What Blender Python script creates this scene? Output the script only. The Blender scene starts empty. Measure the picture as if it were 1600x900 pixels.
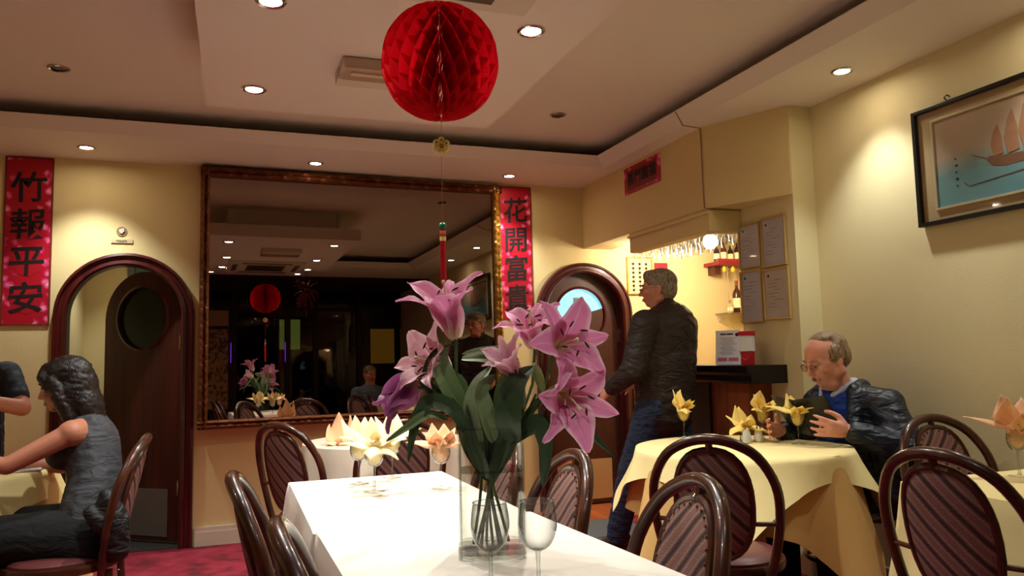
import bpy, bmesh, math, random
from mathutils import Vector, Matrix, Euler, Quaternion
PI = math.pi; rnd = random.Random(7)
SC = bpy.context.scene; COL = SC.collection

# ---------------------------------------------------------------- camera
CAMP = Vector((0, 0, 1.18)); FPX = 1196.58
CR = Vector((0.94113285, -0.33724146, -0.02317657)); CU = Vector((-0.00860432, -0.09243906, 0.99568117)); CF = Vector((0.33792739, 0.93686884, 0.08989917))
cd = bpy.data.cameras.new('camera'); cam = bpy.data.objects.new('camera', cd); COL.objects.link(cam)
cd.sensor_width = 36; cd.lens = 36*FPX/1600; cd.clip_start = .02; cd.clip_end = 100
m = Matrix((CR, CU, -CF)).transposed().to_4x4(); m.translation = CAMP; cam.matrix_world = m
SC.camera = cam

# ---------------------------------------------------------------- world, exposure
w = bpy.data.worlds.new('night'); SC.world = w; w.use_nodes = True
w.node_tree.nodes['Background'].inputs[0].default_value = (.02, .025, .05, 1)
w.node_tree.nodes['Background'].inputs[1].default_value = .4
SC.view_settings.view_transform = 'Standard'; SC.view_settings.look = 'None'
SC.view_settings.gamma = 1; SC.view_settings.use_curve_mapping = False
SC.view_settings.exposure = 1.58
SPOT_W = 26.0; SPOT_C = (1.0, 1.03, .98)
ZS, ZP, ZU, ZL = 2.525, 2.375, 2.67, 2.582     # soffit, centre panel, raised ceiling, lip of the cove
WY = 5.53; WX = 2.99; CX = 2.84; CY = 3.34; BX = 2.61

# ---------------------------------------------------------------- helpers
def lin(c):
    return tuple(((v/255)/12.92 if v/255 <= .04045 else ((v/255+.055)/1.055)**2.4) for v in c)
def mat(name, rgb, rough=.6, metal=0, spec=.5, emit=0, var=0, vscale=6, bump=0, bscale=60, coat=0, sub=0, trans=0, ior=1.45):
    m = bpy.data.materials.new(name); m.use_nodes = True; nt = m.node_tree; b = nt.nodes['Principled BSDF']
    c = lin(rgb) + (1,)
    b.inputs['Base Color'].default_value = c; b.inputs['Roughness'].default_value = rough
    b.inputs['Metallic'].default_value = metal; b.inputs['Specular IOR Level'].default_value = spec
    b.inputs['Coat Weight'].default_value = coat; b.inputs['IOR'].default_value = ior
    if trans: b.inputs['Transmission Weight'].default_value = trans
    if sub: b.inputs['Subsurface Weight'].default_value = sub; b.inputs['Subsurface Scale'].default_value = .01
    if emit: b.inputs['Emission Color'].default_value = c; b.inputs['Emission Strength'].default_value = emit
    if var or bump:
        tc = nt.nodes.new('ShaderNodeTexCoord')
    if var:
        n = nt.nodes.new('ShaderNodeTexNoise'); n.inputs['Scale'].default_value = vscale; n.inputs['Detail'].default_value = 5
        mx = nt.nodes.new('ShaderNodeMix'); mx.data_type = 'RGBA'
        mx.inputs[6].default_value = tuple(v*(1-var) for v in c[:3])+(1,); mx.inputs[7].default_value = tuple(min(1, v*(1+var)) for v in c[:3])+(1,)
        nt.links.new(tc.outputs['Object'], n.inputs['Vector']); nt.links.new(n.outputs['Fac'], mx.inputs[0]); nt.links.new(mx.outputs[2], b.inputs['Base Color'])
    if bump:
        n2 = nt.nodes.new('ShaderNodeTexNoise'); n2.inputs['Scale'].default_value = bscale; n2.inputs['Detail'].default_value = 4
        bp = nt.nodes.new('ShaderNodeBump'); bp.inputs['Strength'].default_value = bump; bp.inputs['Distance'].default_value = .01
        nt.links.new(tc.outputs['Object'], n2.inputs['Vector']); nt.links.new(n2.outputs['Fac'], bp.inputs['Height']); nt.links.new(bp.outputs['Normal'], b.inputs['Normal'])
    return m
def thin_glass(name, tint=(.93, .95, .95), edge=(.45, .47, .46), glossy=1.0):
    m = bpy.data.materials.new(name); m.use_nodes = True; nt = m.node_tree; nt.nodes.clear()
    N = nt.nodes.new; out = N('ShaderNodeOutputMaterial'); tr = N('ShaderNodeBsdfTransparent'); gl = N('ShaderNodeBsdfGlossy')
    gl.inputs['Roughness'].default_value = .03; lw = N('ShaderNodeLayerWeight'); lw.inputs['Blend'].default_value = .42
    mx = N('ShaderNodeMix'); mx.data_type = 'RGBA'; mx.inputs[6].default_value = tint+(1,); mx.inputs[7].default_value = edge+(1,)
    nt.links.new(lw.outputs['Facing'], mx.inputs[0]); nt.links.new(mx.outputs[2], tr.inputs['Color'])
    pw_ = N('ShaderNodeMath'); pw_.operation = 'POWER'; pw_.inputs[1].default_value = 3.0; lw2 = N('ShaderNodeLayerWeight'); lw2.inputs['Blend'].default_value = .5
    fr = N('ShaderNodeMath'); fr.operation = 'MULTIPLY_ADD'; fr.inputs[1].default_value = .8; fr.inputs[2].default_value = .05; ms = N('ShaderNodeMixShader')
    nt.links.new(lw2.outputs['Facing'], pw_.inputs[0]); nt.links.new(pw_.outputs[0], fr.inputs[0])
    gl.inputs['Color'].default_value = (glossy, glossy, glossy, 1)
    nt.links.new(fr.outputs[0], ms.inputs[0]); nt.links.new(tr.outputs[0], ms.inputs[1]); nt.links.new(gl.outputs[0], ms.inputs[2])
    nt.links.new(ms.outputs[0], out.inputs[0]); return m
def nodes_mat(name, fn, rough=.6, **kw):
    m = mat(name, (128, 128, 128), rough, **kw); nt = m.node_tree; fn(nt, nt.nodes['Principled BSDF']); return m
def ramp(nt, stops, interp='LINEAR'):
    r = nt.nodes.new('ShaderNodeValToRGB'); r.color_ramp.interpolation = interp; e = r.color_ramp.elements
    while len(e) < len(stops): e.new(.5)
    for el, (p, c) in zip(e, stops): el.position = p; el.color = lin(c)+(1,)
    return r

class MB:
    def __init__(s): s.bm = bmesh.new()
    def box(s, x0, x1, y0, y1, z0, z1, bev=0, M=None):
        r = bmesh.ops.create_cube(s.bm, size=1); vs = r['verts']
        bmesh.ops.scale(s.bm, vec=(x1-x0, y1-y0, z1-z0), verts=vs)
        bmesh.ops.translate(s.bm, vec=((x0+x1)/2, (y0+y1)/2, (z0+z1)/2), verts=vs)
        if bev:
            es = list({e for v in vs for e in v.link_edges})
            rr = bmesh.ops.bevel(s.bm, geom=es, offset=bev, segments=2, profile=.7, affect='EDGES'); vs = list({v for v in rr['verts']} | {v for v in vs if v.is_valid})
        if M: bmesh.ops.transform(s.bm, matrix=M, verts=vs)
        return s
    def rings(s, rs, closed=False, cap=True):
        bm = s.bm; R = [[bm.verts.new(p) for p in r] for r in rs]; n = len(R[0]); L = len(R)
        for i in range(L if closed else L-1):
            a, b = R[i], R[(i+1) % L]
            for j in range(n):
                try: bm.faces.new((a[j], a[(j+1) % n], b[(j+1) % n], b[j]))
                except ValueError: pass
        if cap and not closed:
            try: bm.faces.new(R[0][::-1]); bm.faces.new(R[-1])
            except ValueError: pass
        return s
    def tube(s, pts, rad, n=8, closed=False, flat=(1, 1), up=None):
        pts = [Vector(p) for p in pts]; L = len(pts)
        if not hasattr(rad, '__len__'): rad = [rad]*L
        rs = []; pu = None
        for i, p in enumerate(pts):
            if closed: t = pts[(i+1) % L]-pts[i-1]
            else: t = pts[min(i+1, L-1)]-pts[max(i-1, 0)]
            t = t.normalized() if t.length > 1e-9 else Vector((0, 0, 1))
            if pu is None:
                ref = Vector(up) if up else (Vector((0, 0, 1)) if abs(t.z) < .9 else Vector((1, 0, 0)))
                pu = (ref-t*ref.dot(t)).normalized()
            else: pu = (pu-t*pu.dot(t)).normalized()
            v = t.cross(pu)
            rs.append([p+(pu*math.cos(a)*flat[0]+v*math.sin(a)*flat[1])*rad[i] for a in [2*PI*k/n for k in range(n)]])
        return s.rings(rs, closed)
    def lathe(s, prof, n=24, M=None, cap=True):
        rs = [[Vector((r*math.cos(2*PI*k/n), r*math.sin(2*PI*k/n), z)) for k in range(n)] for r, z in prof]
        if M: rs = [[M @ p for p in r] for r in rs]
        return s.rings(rs, False, cap)
    def grid(s, P):
        bm = s.bm; V = [[bm.verts.new(p) for p in row] for row in P]
        for i in range(len(V)-1):
            for j in range(len(V[0])-1):
                try: bm.faces.new((V[i][j], V[i+1][j], V[i+1][j+1], V[i][j+1]))
                except ValueError: pass
        return s
    def prism(s, poly, d0, d1, axis='y'):
        f = {'y': lambda a, b, d: (a, d, b), 'x': lambda a, b, d: (d, a, b), 'z': lambda a, b, d: (a, b, d)}[axis]
        return s.rings([[Vector(f(a, b, d)) for a, b in poly] for d in (d0, d1)])
    def ball(s, c, r, u=12, v=8, M=None):
        if not hasattr(r, '__len__'): r = (r, r, r)
        rr = bmesh.ops.create_uvsphere(s.bm, u_segments=u, v_segments=v, radius=1)
        T = Matrix.Translation(c) @ (M.to_4x4() if M else Matrix()) @ Matrix.Diagonal((r[0], r[1], r[2], 1))
        bmesh.ops.transform(s.bm, matrix=T, verts=rr['verts']); return s
    def xf(s, M): bmesh.ops.transform(s.bm, matrix=M, verts=s.bm.verts[:]); return s
    def build(s, name, mt, parent=None, smooth=True, ang=40, solid=0, weld=False):
        if weld: bmesh.ops.remove_doubles(s.bm, verts=s.bm.verts[:], dist=1e-5)
        bmesh.ops.recalc_face_normals(s.bm, faces=s.bm.faces[:])
        me = bpy.data.meshes.new(name); s.bm.to_mesh(me); s.bm.free()
        if smooth:
            for p in me.polygons: p.use_smooth = True
            if hasattr(me, 'set_sharp_from_angle'): me.set_sharp_from_angle(angle=math.radians(ang))
        o = bpy.data.objects.new(name, me); COL.objects.link(o)
        if mt: me.materials.append(mt)
        if parent: o.parent = parent
        if solid:
            md = o.modifiers.new('solid', 'SOLIDIFY'); md.thickness = solid; md.offset = 0
        return o
def tag(o, label=None, cat=None, group=None, kind=None):
    for k, v in (('label', label), ('category', cat), ('group', group), ('kind', kind)):
        if v: o[k] = v
    return o
def empty(name, loc=(0, 0, 0), rz=0, label=None, cat=None, group=None):
    o = bpy.data.objects.new(name, None); COL.objects.link(o); o.empty_display_size = .05
    o.location = loc; o.rotation_euler = (0, 0, rz); return tag(o, label, cat, group)
def struct(o): o['kind'] = 'structure'; return o
def copy_tree(o, parent=None):
    c = o.copy(); COL.objects.link(c)
    if parent: c.parent = parent
    for ch in [x for x in CH.get(o.name, o.children)]: copy_tree(ch, c)
    return c
CH = {}
def crom(pts, n=6, closed=False):
    P = [Vector(p) for p in pts]; L = len(P); out = []
    for i in range(L if closed else L-1):
        g = (lambda k: P[k % L]) if closed else (lambda k: P[max(0, min(L-1, k))])
        a, b, c, d = g(i-1), g(i), g(i+1), g(i+2)
        for k in range(n):
            t = k/n
            out.append(.5*((2*b)+(c-a)*t+(2*a-5*b+4*c-d)*t*t+(3*b-a-3*c+d)*t**3))
    if not closed: out.append(P[-1])
    return out
def crom1(v, n): return [p.x for p in crom([(a, 0, 0) for a in v], n)]
def V(px, py, dep):     # a point seen at pixel px, py, at real distance dep along the view axis
    return CAMP+(CF+CR*((px-800)/FPX)-CU*((py-450)/FPX))*dep

# ---------------------------------------------------------------- materials
M = {}
M['wall'] = mat('wall_paint', (226, 206, 150), .75, var=.06, vscale=2.5, bump=.12, bscale=180)
M['wall_side'] = mat('side_wall_paint', (226, 214, 168), .7, var=.05, vscale=2.5, bump=.1, bscale=180)
M['ceil'] = mat('ceiling_paint', (232, 222, 212), .8, var=.03, vscale=2, bump=.06, bscale=200)
M['white'] = mat('white_paint', (215, 205, 188), .5)
M['void'] = mat('cove_void', (70, 48, 38), .9)
def carpet(nt, b):
    tc = nt.nodes.new('ShaderNodeTexCoord'); n = nt.nodes.new('ShaderNodeTexNoise'); n.inputs['Scale'].default_value = 7; n.inputs['Detail'].default_value = 6
    r = ramp(nt, [(.35, (96, 18, 34)), (.5, (138, 26, 46)), (.68, (152, 42, 62))]); nt.links.new(tc.outputs['Object'], n.inputs['Vector']); nt.links.new(n.outputs['Fac'], r.inputs[0]); nt.links.new(r.outputs[0], b.inputs['Base Color'])
M['carpet'] = nodes_mat('red_carpet', carpet, .95)
def woodfn(c0, c1, sc=(1, 1, .12), s=14):
    def f(nt, b):
        tc = nt.nodes.new('ShaderNodeTexCoord'); mp = nt.nodes.new('ShaderNodeMapping'); mp.inputs['Scale'].default_value = sc
        n = nt.nodes.new('ShaderNodeTexNoise'); n.inputs['Scale'].default_value = s; n.inputs['Detail'].default_value = 6; n.inputs['Distortion'].default_value = .6
        r = ramp(nt, [(.3, c0), (.7, c1)]); nt.links.new(tc.outputs['Object'], mp.inputs[0]); nt.links.new(mp.outputs[0], n.inputs['Vector']); nt.links.new(n.outputs['Fac'], r.inputs[0]); nt.links.new(r.outputs[0], b.inputs['Base Color'])
    return f
M['door'] = nodes_mat('mahogany_door', woodfn((46, 16, 11), (78, 30, 20)), .42, coat=.2)
M['arch'] = nodes_mat('dark_red_frame', woodfn((52, 12, 12), (86, 24, 22)), .3, coat=.4)
M['chair'] = nodes_mat('bentwood', woodfn((38, 16, 10), (86, 42, 24), (1, 1, 1), 9), .28, coat=.35)
M['orange'] = nodes_mat('orange_wood', woodfn((150, 72, 34), (190, 100, 52), (1, .1, 1), 20), .45)
M['barwood'] = nodes_mat('bar_wood', woodfn((120, 58, 30), (165, 88, 48), (1, 1, .2), 14), .5)
def stripes(c0, c1, c2, rot, scale):
    def f(nt, b):
        tc = nt.nodes.new('ShaderNodeTexCoord'); mp = nt.nodes.new('ShaderNodeMapping'); mp.inputs['Rotation'].default_value = (0, rot, 0)
        wv = nt.nodes.new('ShaderNodeTexWave'); wv.inputs['Scale'].default_value = scale; wv.inputs['Distortion'].default_value = 1.2; wv.inputs['Detail'].default_value = 2; wv.inputs['Detail Scale'].default_value = .6
        r = ramp(nt, [(.05, c0), (.3, c1), (.55, c2), (.8, c1)]); nt.links.new(tc.outputs['Object'], mp.inputs[0]); nt.links.new(mp.outputs[0], wv.inputs['Vector']); nt.links.new(wv.outputs['Fac'], r.inputs[0]); nt.links.new(r.outputs[0], b.inputs['Base Color'])
    return f
M['stripe'] = nodes_mat('striped_upholstery', stripes((58, 34, 34), (122, 84, 76), (146, 110, 98), .75, 6.5), .8, bump=.3, bscale=300)
M['seat'] = mat('seat_vinyl', (92, 44, 44), .4, var=.1, bump=.05)
M['stud'] = mat('stud_brass', (120, 78, 48), .35, metal=.8)
M['cloth'] = mat('white_cloth', (236, 226, 212), .8, bump=.45, bscale=7)
M['cloth2'] = mat('cream_cloth', (214, 196, 176), .8, bump=.12, bscale=500)
M['ycloth'] = mat('yellow_cloth', (236, 216, 152), .8, bump=.35, bscale=8)
M['under'] = mat('gold_undercloth', (206, 162, 96), .8, bump=.12, bscale=500)
M['napk'] = mat('yellow_napkin', (246, 214, 120), .75, sub=.15, bump=.15, bscale=120)
M['napk2'] = mat('cream_napkin', (252, 232, 178), .75, sub=.15, bump=.15, bscale=120)
M['napk3'] = mat('peach_napkin', (248, 196, 150), .75, sub=.15, bump=.15, bscale=120)
M['pane'] = thin_glass('flat_pane', (.99, .99, .99), (.93, .93, .93), .8); M['glass'] = thin_glass('clear_glass', (.96, .97, .97), (.10, .11, .10), 1); M['vase'] = thin_glass('vase_glass', (.985, .99, .985), (.89, .91, .89))
M['base_glass'] = thin_glass('thick_glass', (.9, .93, .92), (.28, .31, .29))
M['shade'] = thin_glass('dark_pane', (.5, .5, .5), (.3, .3, .3))
M['chrome'] = mat('chrome', (200, 195, 185), .2, metal=1)
M['black'] = mat('black_lacquer', (16, 15, 15), .35)
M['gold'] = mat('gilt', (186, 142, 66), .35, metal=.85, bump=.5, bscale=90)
M['shadedgilt'] = mat('shaded_gilt', (112, 62, 30), .45, metal=.6, bump=.6, bscale=90)  # gilt with shade put into its colour, for the less lit mirror frame bars
M['brass'] = mat('brass_kick_plate', (196, 164, 118), .4, metal=.3)
M['steel'] = mat('dull_kick_plate', (120, 116, 110), .45, metal=.5)
M['paper'] = mat('white_paper', (225, 224, 222), .5)
M['ink'] = mat('ink', (22, 12, 14), .6)
M['red'] = mat('red', (190, 16, 34), .5)
def mirror():
    m = bpy.data.materials.new('old_mirror'); m.use_nodes = True; b = m.node_tree.nodes['Principled BSDF']
    b.inputs['Metallic'].default_value = 1; b.inputs['Roughness'].default_value = .008; b.inputs['Base Color'].default_value = (.30, .235, .195, 1); return m
M['mirror'] = mirror()
def lampmat(s, c=(255, 236, 205)): return mat('lamp_glow', c, .4, emit=s)
M['lamp'] = lampmat(40)
# red and pink festive paper: voronoi blossoms on crimson
def festive(nt, b):
    tc = nt.nodes.new('ShaderNodeTexCoord'); L = nt.links.new
    ns = nt.nodes.new('ShaderNodeTexNoise'); ns.inputs['Scale'].default_value = 22; ns.inputs['Detail'].default_value = 3
    mixv = nt.nodes.new('ShaderNodeVectorMath'); mixv.operation = 'MULTIPLY_ADD'; mixv.inputs[1].default_value = (.045, .045, .045)
    L(tc.outputs['Object'], ns.inputs['Vector']); L(ns.outputs['Color'], mixv.inputs[0]); L(tc.outputs['Object'], mixv.inputs[2])
    v = nt.nodes.new('ShaderNodeTexVoronoi'); v.inputs['Scale'].default_value = 16; L(mixv.outputs[0], v.inputs['Vector'])
    bl = ramp(nt, [(.0, (250, 190, 205)), (.25, (232, 105, 150)), (.42, (205, 30, 85)), (.5, (176, 10, 40))]); L(v.outputs['Distance'], bl.inputs[0])
    sp = nt.nodes.new('ShaderNodeSeparateXYZ'); L(tc.outputs['Object'], sp.inputs[0])
    ab = nt.nodes.new('ShaderNodeMath'); ab.operation = 'ABSOLUTE'; L(sp.outputs['X'], ab.inputs[0])
    n2 = nt.nodes.new('ShaderNodeTexNoise'); n2.inputs['Scale'].default_value = 9; L(tc.outputs['Object'], n2.inputs['Vector'])
    ad = nt.nodes.new('ShaderNodeMath'); ad.operation = 'MULTIPLY_ADD'; L(n2.outputs['Fac'], ad.inputs[0]); ad.inputs[1].default_value = .28; L(ab.outputs[0], ad.inputs[2])
    r2 = ramp(nt, [(.19, (0, 0, 0)), (.23, (255, 255, 255))]); L(ad.outputs[0], r2.inputs[0])
    mx = nt.nodes.new('ShaderNodeMix'); mx.data_type = 'RGBA'; L(r2.outputs[0], mx.inputs[0]); mx.inputs[6].default_value = lin((178, 8, 34))+(1,); L(bl.outputs[0], mx.inputs[7]); L(mx.outputs[2], b.inputs['Base Color'])
M['festive'] = nodes_mat('festive_paper', festive, .45)

# ---------------------------------------------------------------- lights
def downlight(x, y, z, label, group, power=1.0, lit=True, size=.032, aim=None, cone=105):
    t = empty('downlight', (x, y, z), 0, label, 'ceiling light', group)
    MB().lathe([(.036, 0), (.05, 0), (.052, -.004), (.046, -.009), (.037, -.006)], 24, cap=False).build('trim_ring', M['chrome'], t)
    if lit:
        MB().lathe([(.001, -.004), (.018, -.0045), (.0365, -.003), (.0365, -.001), (.001, -.001)], 24).build('lamp', M['lamp'], t)
        ld = bpy.data.lights.new('downlight_beam', 'SPOT'); ld.energy = SPOT_W*power; ld.color = SPOT_C; ld.spot_size = math.radians(cone); ld.spot_blend = .75; ld.shadow_soft_size = .03
        lo = bpy.data.objects.new('downlight_beam', ld); COL.objects.link(lo); lo.parent = t; lo.location = (0, 0, -.02)
        if aim: lo.rotation_euler = aim
    else:
        MB().lathe([(.001, -.002), (.0365, -.002), (.0365, -.001), (.001, -.001)], 24).build('dark_socket', M['black'], t)
    return t
# ================================================================ THE ROOM
def arch(xc, R, zs, n=24, z0=0):
    """half-round arch outline from bottom left to bottom right"""
    return [(xc-R, z0)]+[(xc-R*math.cos(PI*k/n), zs+R*math.sin(PI*k/n)) for k in range(n+1)]+[(xc+R, z0)]
AL = (-.677, .345, 1.50); AR = (2.60, .345, 1.50)        # centre, inner radius, spring height of the two arches
XL = -2.5; YF = -1.3
mb = MB()
def wall_seg(x0, x1, z0, z1): mb.box(x0, x1, WY, WY+.14, z0, z1)
for xa, xb in ((XL, AL[0]-AL[1]), (AL[0]+AL[1], AR[0]-AR[1]), (AR[0]+AR[1], 4.25)): wall_seg(xa, xb, 0, 2.75)
for c, R, zs in (AL, AR):
    n = 20
    for k in range(n):
        a0, a1 = PI*k/n, PI*(k+1)/n
        mb.prism([(c-R*math.cos(a0), zs+R*math.sin(a0)), (c-R*math.cos(a1), zs+R*math.sin(a1)), (c-R*math.cos(a1), 2.75), (c-R*math.cos(a0), 2.75)], WY, WY+.14)
struct(mb.build('wall_back', M['wall'], smooth=False))
struct(MB().box(XL-.1, 4.4, YF-.1, WY+1.6, -.1, 0).build('floor', M['carpet'], smooth=False))
struct(MB().box(WX, WX+.12, YF, CY, 0, 2.75).build('wall_right', M['wall_side'], smooth=False))
struct(MB().box(CX, 4.25, CY, 3.83, 0, 2.75).build('wall_bar_side', M['wall_side'], smooth=False))
struct(MB().box(4.13, 4.25, 3.83, WY, 0, 2.75).build('wall_bar_right', M['wall'], smooth=False))
struct(MB().box(XL-.12, XL, YF, WY, 0, 2.75).build('wall_left', M['wall'], smooth=False))
# bulkhead over the bar with its chamfered end
zb = 2.03
struct(MB().prism([(BX, WY), (BX, 3.82), (2.835, 3.345), (2.86, 3.34), (2.86, WY)], zb, 2.6, 'z').build('wall_bulkhead', M['wall'], smooth=False))
h = MB(); h.prism([(BX+.005, WY-.76), (BX+.005, 3.80), (2.838, 3.80), (2.838, 3.88), (BX+.085, 3.88), (BX+.085, WY-.76)], 1.893, zb, 'z'); h.box(BX-.012, BX+.06, 3.79, WY-.76, 1.995, 2.012)
struct(h.build('trim_1', M['wall'], smooth=False)); struct(MB().box(BX+.085, 4.14, 3.83, WY, 2.12, 2.2).build('ceiling_bar', M['ceil'], smooth=False))
# ceiling
struct(MB().box(XL-.1, 4.25, YF, WY+.1, ZU, ZU+.08).build('ceiling', M['ceil'], smooth=False))
tx0, tx1, ty0, ty1 = -1.95, 2.48, 1.16, 4.87
def soffit():
    b = MB(); t = .065
    lx0, lx1, ly0, ly1 = tx0+.09, tx1-.09, ty0+.1, ty1-.09
    for (a0, a1, c0, c1) in ((XL, 4.25, ty1, WY), (XL, 4.25, YF, ty0), (XL, tx0, ty0, ty1), (tx1, 4.25, ty0, ty1)):
        b.box(a0, a1, c0, c1, ZS, ZL-.006)
    O = [(tx0, ty0), (tx1, ty0), (tx1, ty1), (tx0, ty1)]; I = [(lx0, ly0), (lx1, ly0), (lx1, ly1), (lx0, ly1)]
    for k in range(4):
        a, c = O[k], O[(k+1) % 4]; d, e = I[k], I[(k+1) % 4]
        b.rings([[(a[0], a[1], ZS), (d[0], d[1], ZL), (d[0], d[1], ZL+.004), (a[0], a[1], ZL+.004)], [(c[0], c[1], ZS), (e[0], e[1], ZL), (e[0], e[1], ZL+.004), (c[0], c[1], ZL+.004)]])
    return b
struct(soffit().build('ceiling_soffit', M['ceil'], smooth=False))
struct(MB().box(-.14, 1.225, 1.75, 3.73, ZP, ZP+.11).build('ceiling_panel', M['ceil'], smooth=False))
struct(MB().box(.05, 1.03, 2.0, 3.53, ZP+.11, ZU+.01).build('ceiling_panel_core', M['ceil'], smooth=False))
# dark timber ceiling and glazed front behind the camera
struct(MB().box(XL, WX, YF, .26, ZS-.03, ZS-.001).build('ceiling_front', mat('front_ceiling', (46, 34, 30), .7), smooth=False))
fm = mat('front_joinery', (40, 22, 16), .4)
MULL = (-2.45, -1.2, -.02, .42, 1.2, 1.62, 2.3, 2.93)
for k, x in enumerate(MULL): struct(MB().box(x-.04, x+.04, YF-.05, YF+.05, 0, ZS-.03).build('window_%d' % (k+1), fm, smooth=False))
struct(MB().box(XL, WX, YF-.04, YF+.04, 2.2, 2.26).box(XL, WX, YF-.05, YF+.05, 0, .5).build('window_sill', fm, smooth=False))
struct(MB().box(XL, WX, YF-.006, YF, .5, ZS-.03).build('window_glass', M['shade'], smooth=False))
for x in (.43, 1.21): tag(MB().tube([(x-.05, YF+.06, 1.42), (x-.05, YF+.06, 1.72)], .006).build('neon_tube', mat('violet_neon', (110, 60, 255), .4, emit=.7)), 'thin violet neon tube on a front window post %s' % ('left of the two' if x < 1 else 'right of the two'), 'light')
pp = empty('plant_painting', (.2, YF+.055, 1.5), 0, 'tall beige ink painting of plants between the front windows', 'painting')
MB().box(-.17, .17, 0, .02, -.8, .75).build('frame', fm, pp, smooth=False)
def inkp(nt, b):
    tc = nt.nodes.new('ShaderNodeTexCoord'); n = nt.nodes.new('ShaderNodeTexNoise'); n.inputs['Scale'].default_value = 7; n.inputs['Detail'].default_value = 5; n.inputs['Distortion'].default_value = 2
    r = ramp(nt, [(.4, (96, 72, 52)), (.52, (196, 160, 120))]); nt.links.new(tc.outputs['Object'], n.inputs['Vector']); nt.links.new(n.outputs['Fac'], r.inputs[0]); nt.links.new(r.outputs[0], b.inputs['Base Color'])
ip = nodes_mat('ink_painting', inkp, .7); MB().box(-.14, .14, .02, .024, -.75, .42).build('picture', ip, pp, smooth=False); MB().box(-.14, .14, .02, .024, .47, .7).build('upper_panel', mat('beige_panel', (200, 165, 120), .7), pp, smooth=False)
# street outside
st = empty('house_across_street', (0, -9, 0), 0, 'dark building across the street with lit windows', 'building')
MB().box(-8, 10, -1, 0, -1, 6).build('wall', mat('night_wall', (16, 16, 22), .9), st, smooth=False)
for (x0, x1, z0, z1, c, e) in ((2.0, 2.5, 2.0, 2.75, (150, 190, 90), .5), (4.3, 6.0, 1.6, 2.5, (200, 150, 50), .35), (6.6, 7.3, 1.8, 2.6, (230, 200, 140), .5)):
    MB().box(x0, x1, .0, .03, z0, z1).build('lit_window', mat('lit_window', c, .5, emit=e), st, smooth=False)

# baseboards
struct(MB().box(-.25, 2.17, WY-.02, WY, 0, .12).box(-.25, 2.17, WY-.026, WY, 0, .09).build('baseboard_back', M['white'], smooth=False))
struct(MB().box(XL, -1.1, WY-.02, WY, 0, .12).build('baseboard_back_left', M['white'], smooth=False))
struct(MB().box(WX-.02, WX, YF, CY, 0, .12).build('baseboard_right', M['white'], smooth=False))
struct(MB().box(CX-.02, WX, CY-.02, CY, 0, .12).build('baseboard_column', M['white'], smooth=False))
# floor by the right door
struct(MB().box(2.1, 3.2, 5.1, WY+.14, .0, .006).build('floor_timber', M['orange'], smooth=False))
tag(MB().box(2.0, 2.62, 4.35, 5.08, 0, .01, .004).build('door_mat', mat('grey_mat', (88, 92, 98), .95, var=.1, vscale=60)), 'flat grey mat on the floor before the arched door', 'mat')

# arched door frames: swept moulding
def arch_frame(name, A, mt):
    c, R, zs = A; prof = [(0, .07), (0, -.03), (.012, -.045), (.03, -.04), (.036, -.028), (.056, -.028), (.064, -.042), (.08, -.036), (.085, -.0)]   # (outward, y)
    rs = []
    path = [(c-R, 0, -1, 0), (c-R, zs*.5, -1, 0)]+[(c-R*math.cos(PI*k/28), zs+R*math.sin(PI*k/28), -math.cos(PI*k/28), math.sin(PI*k/28)) for k in range(29)]+[(c+R, zs*.5, 1, 0), (c+R, 0, 1, 0)]
    for x, z, nx, nz in path: rs.append([Vector((x+nx*(o-.012), WY+y, z+nz*(o-.012))) for o, y in prof])
    return MB().rings(rs).build(name, mt, ang=30)
dl = empty('door_1', (0, 0, 0)); struct(dl); f = arch_frame('door_frame', AL, M['arch']); f.parent = dl
dr = empty('door_2', (0, 0, 0)); struct(dr); f = arch_frame('door_frame', AR, M['arch']); f.parent = dr
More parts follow.
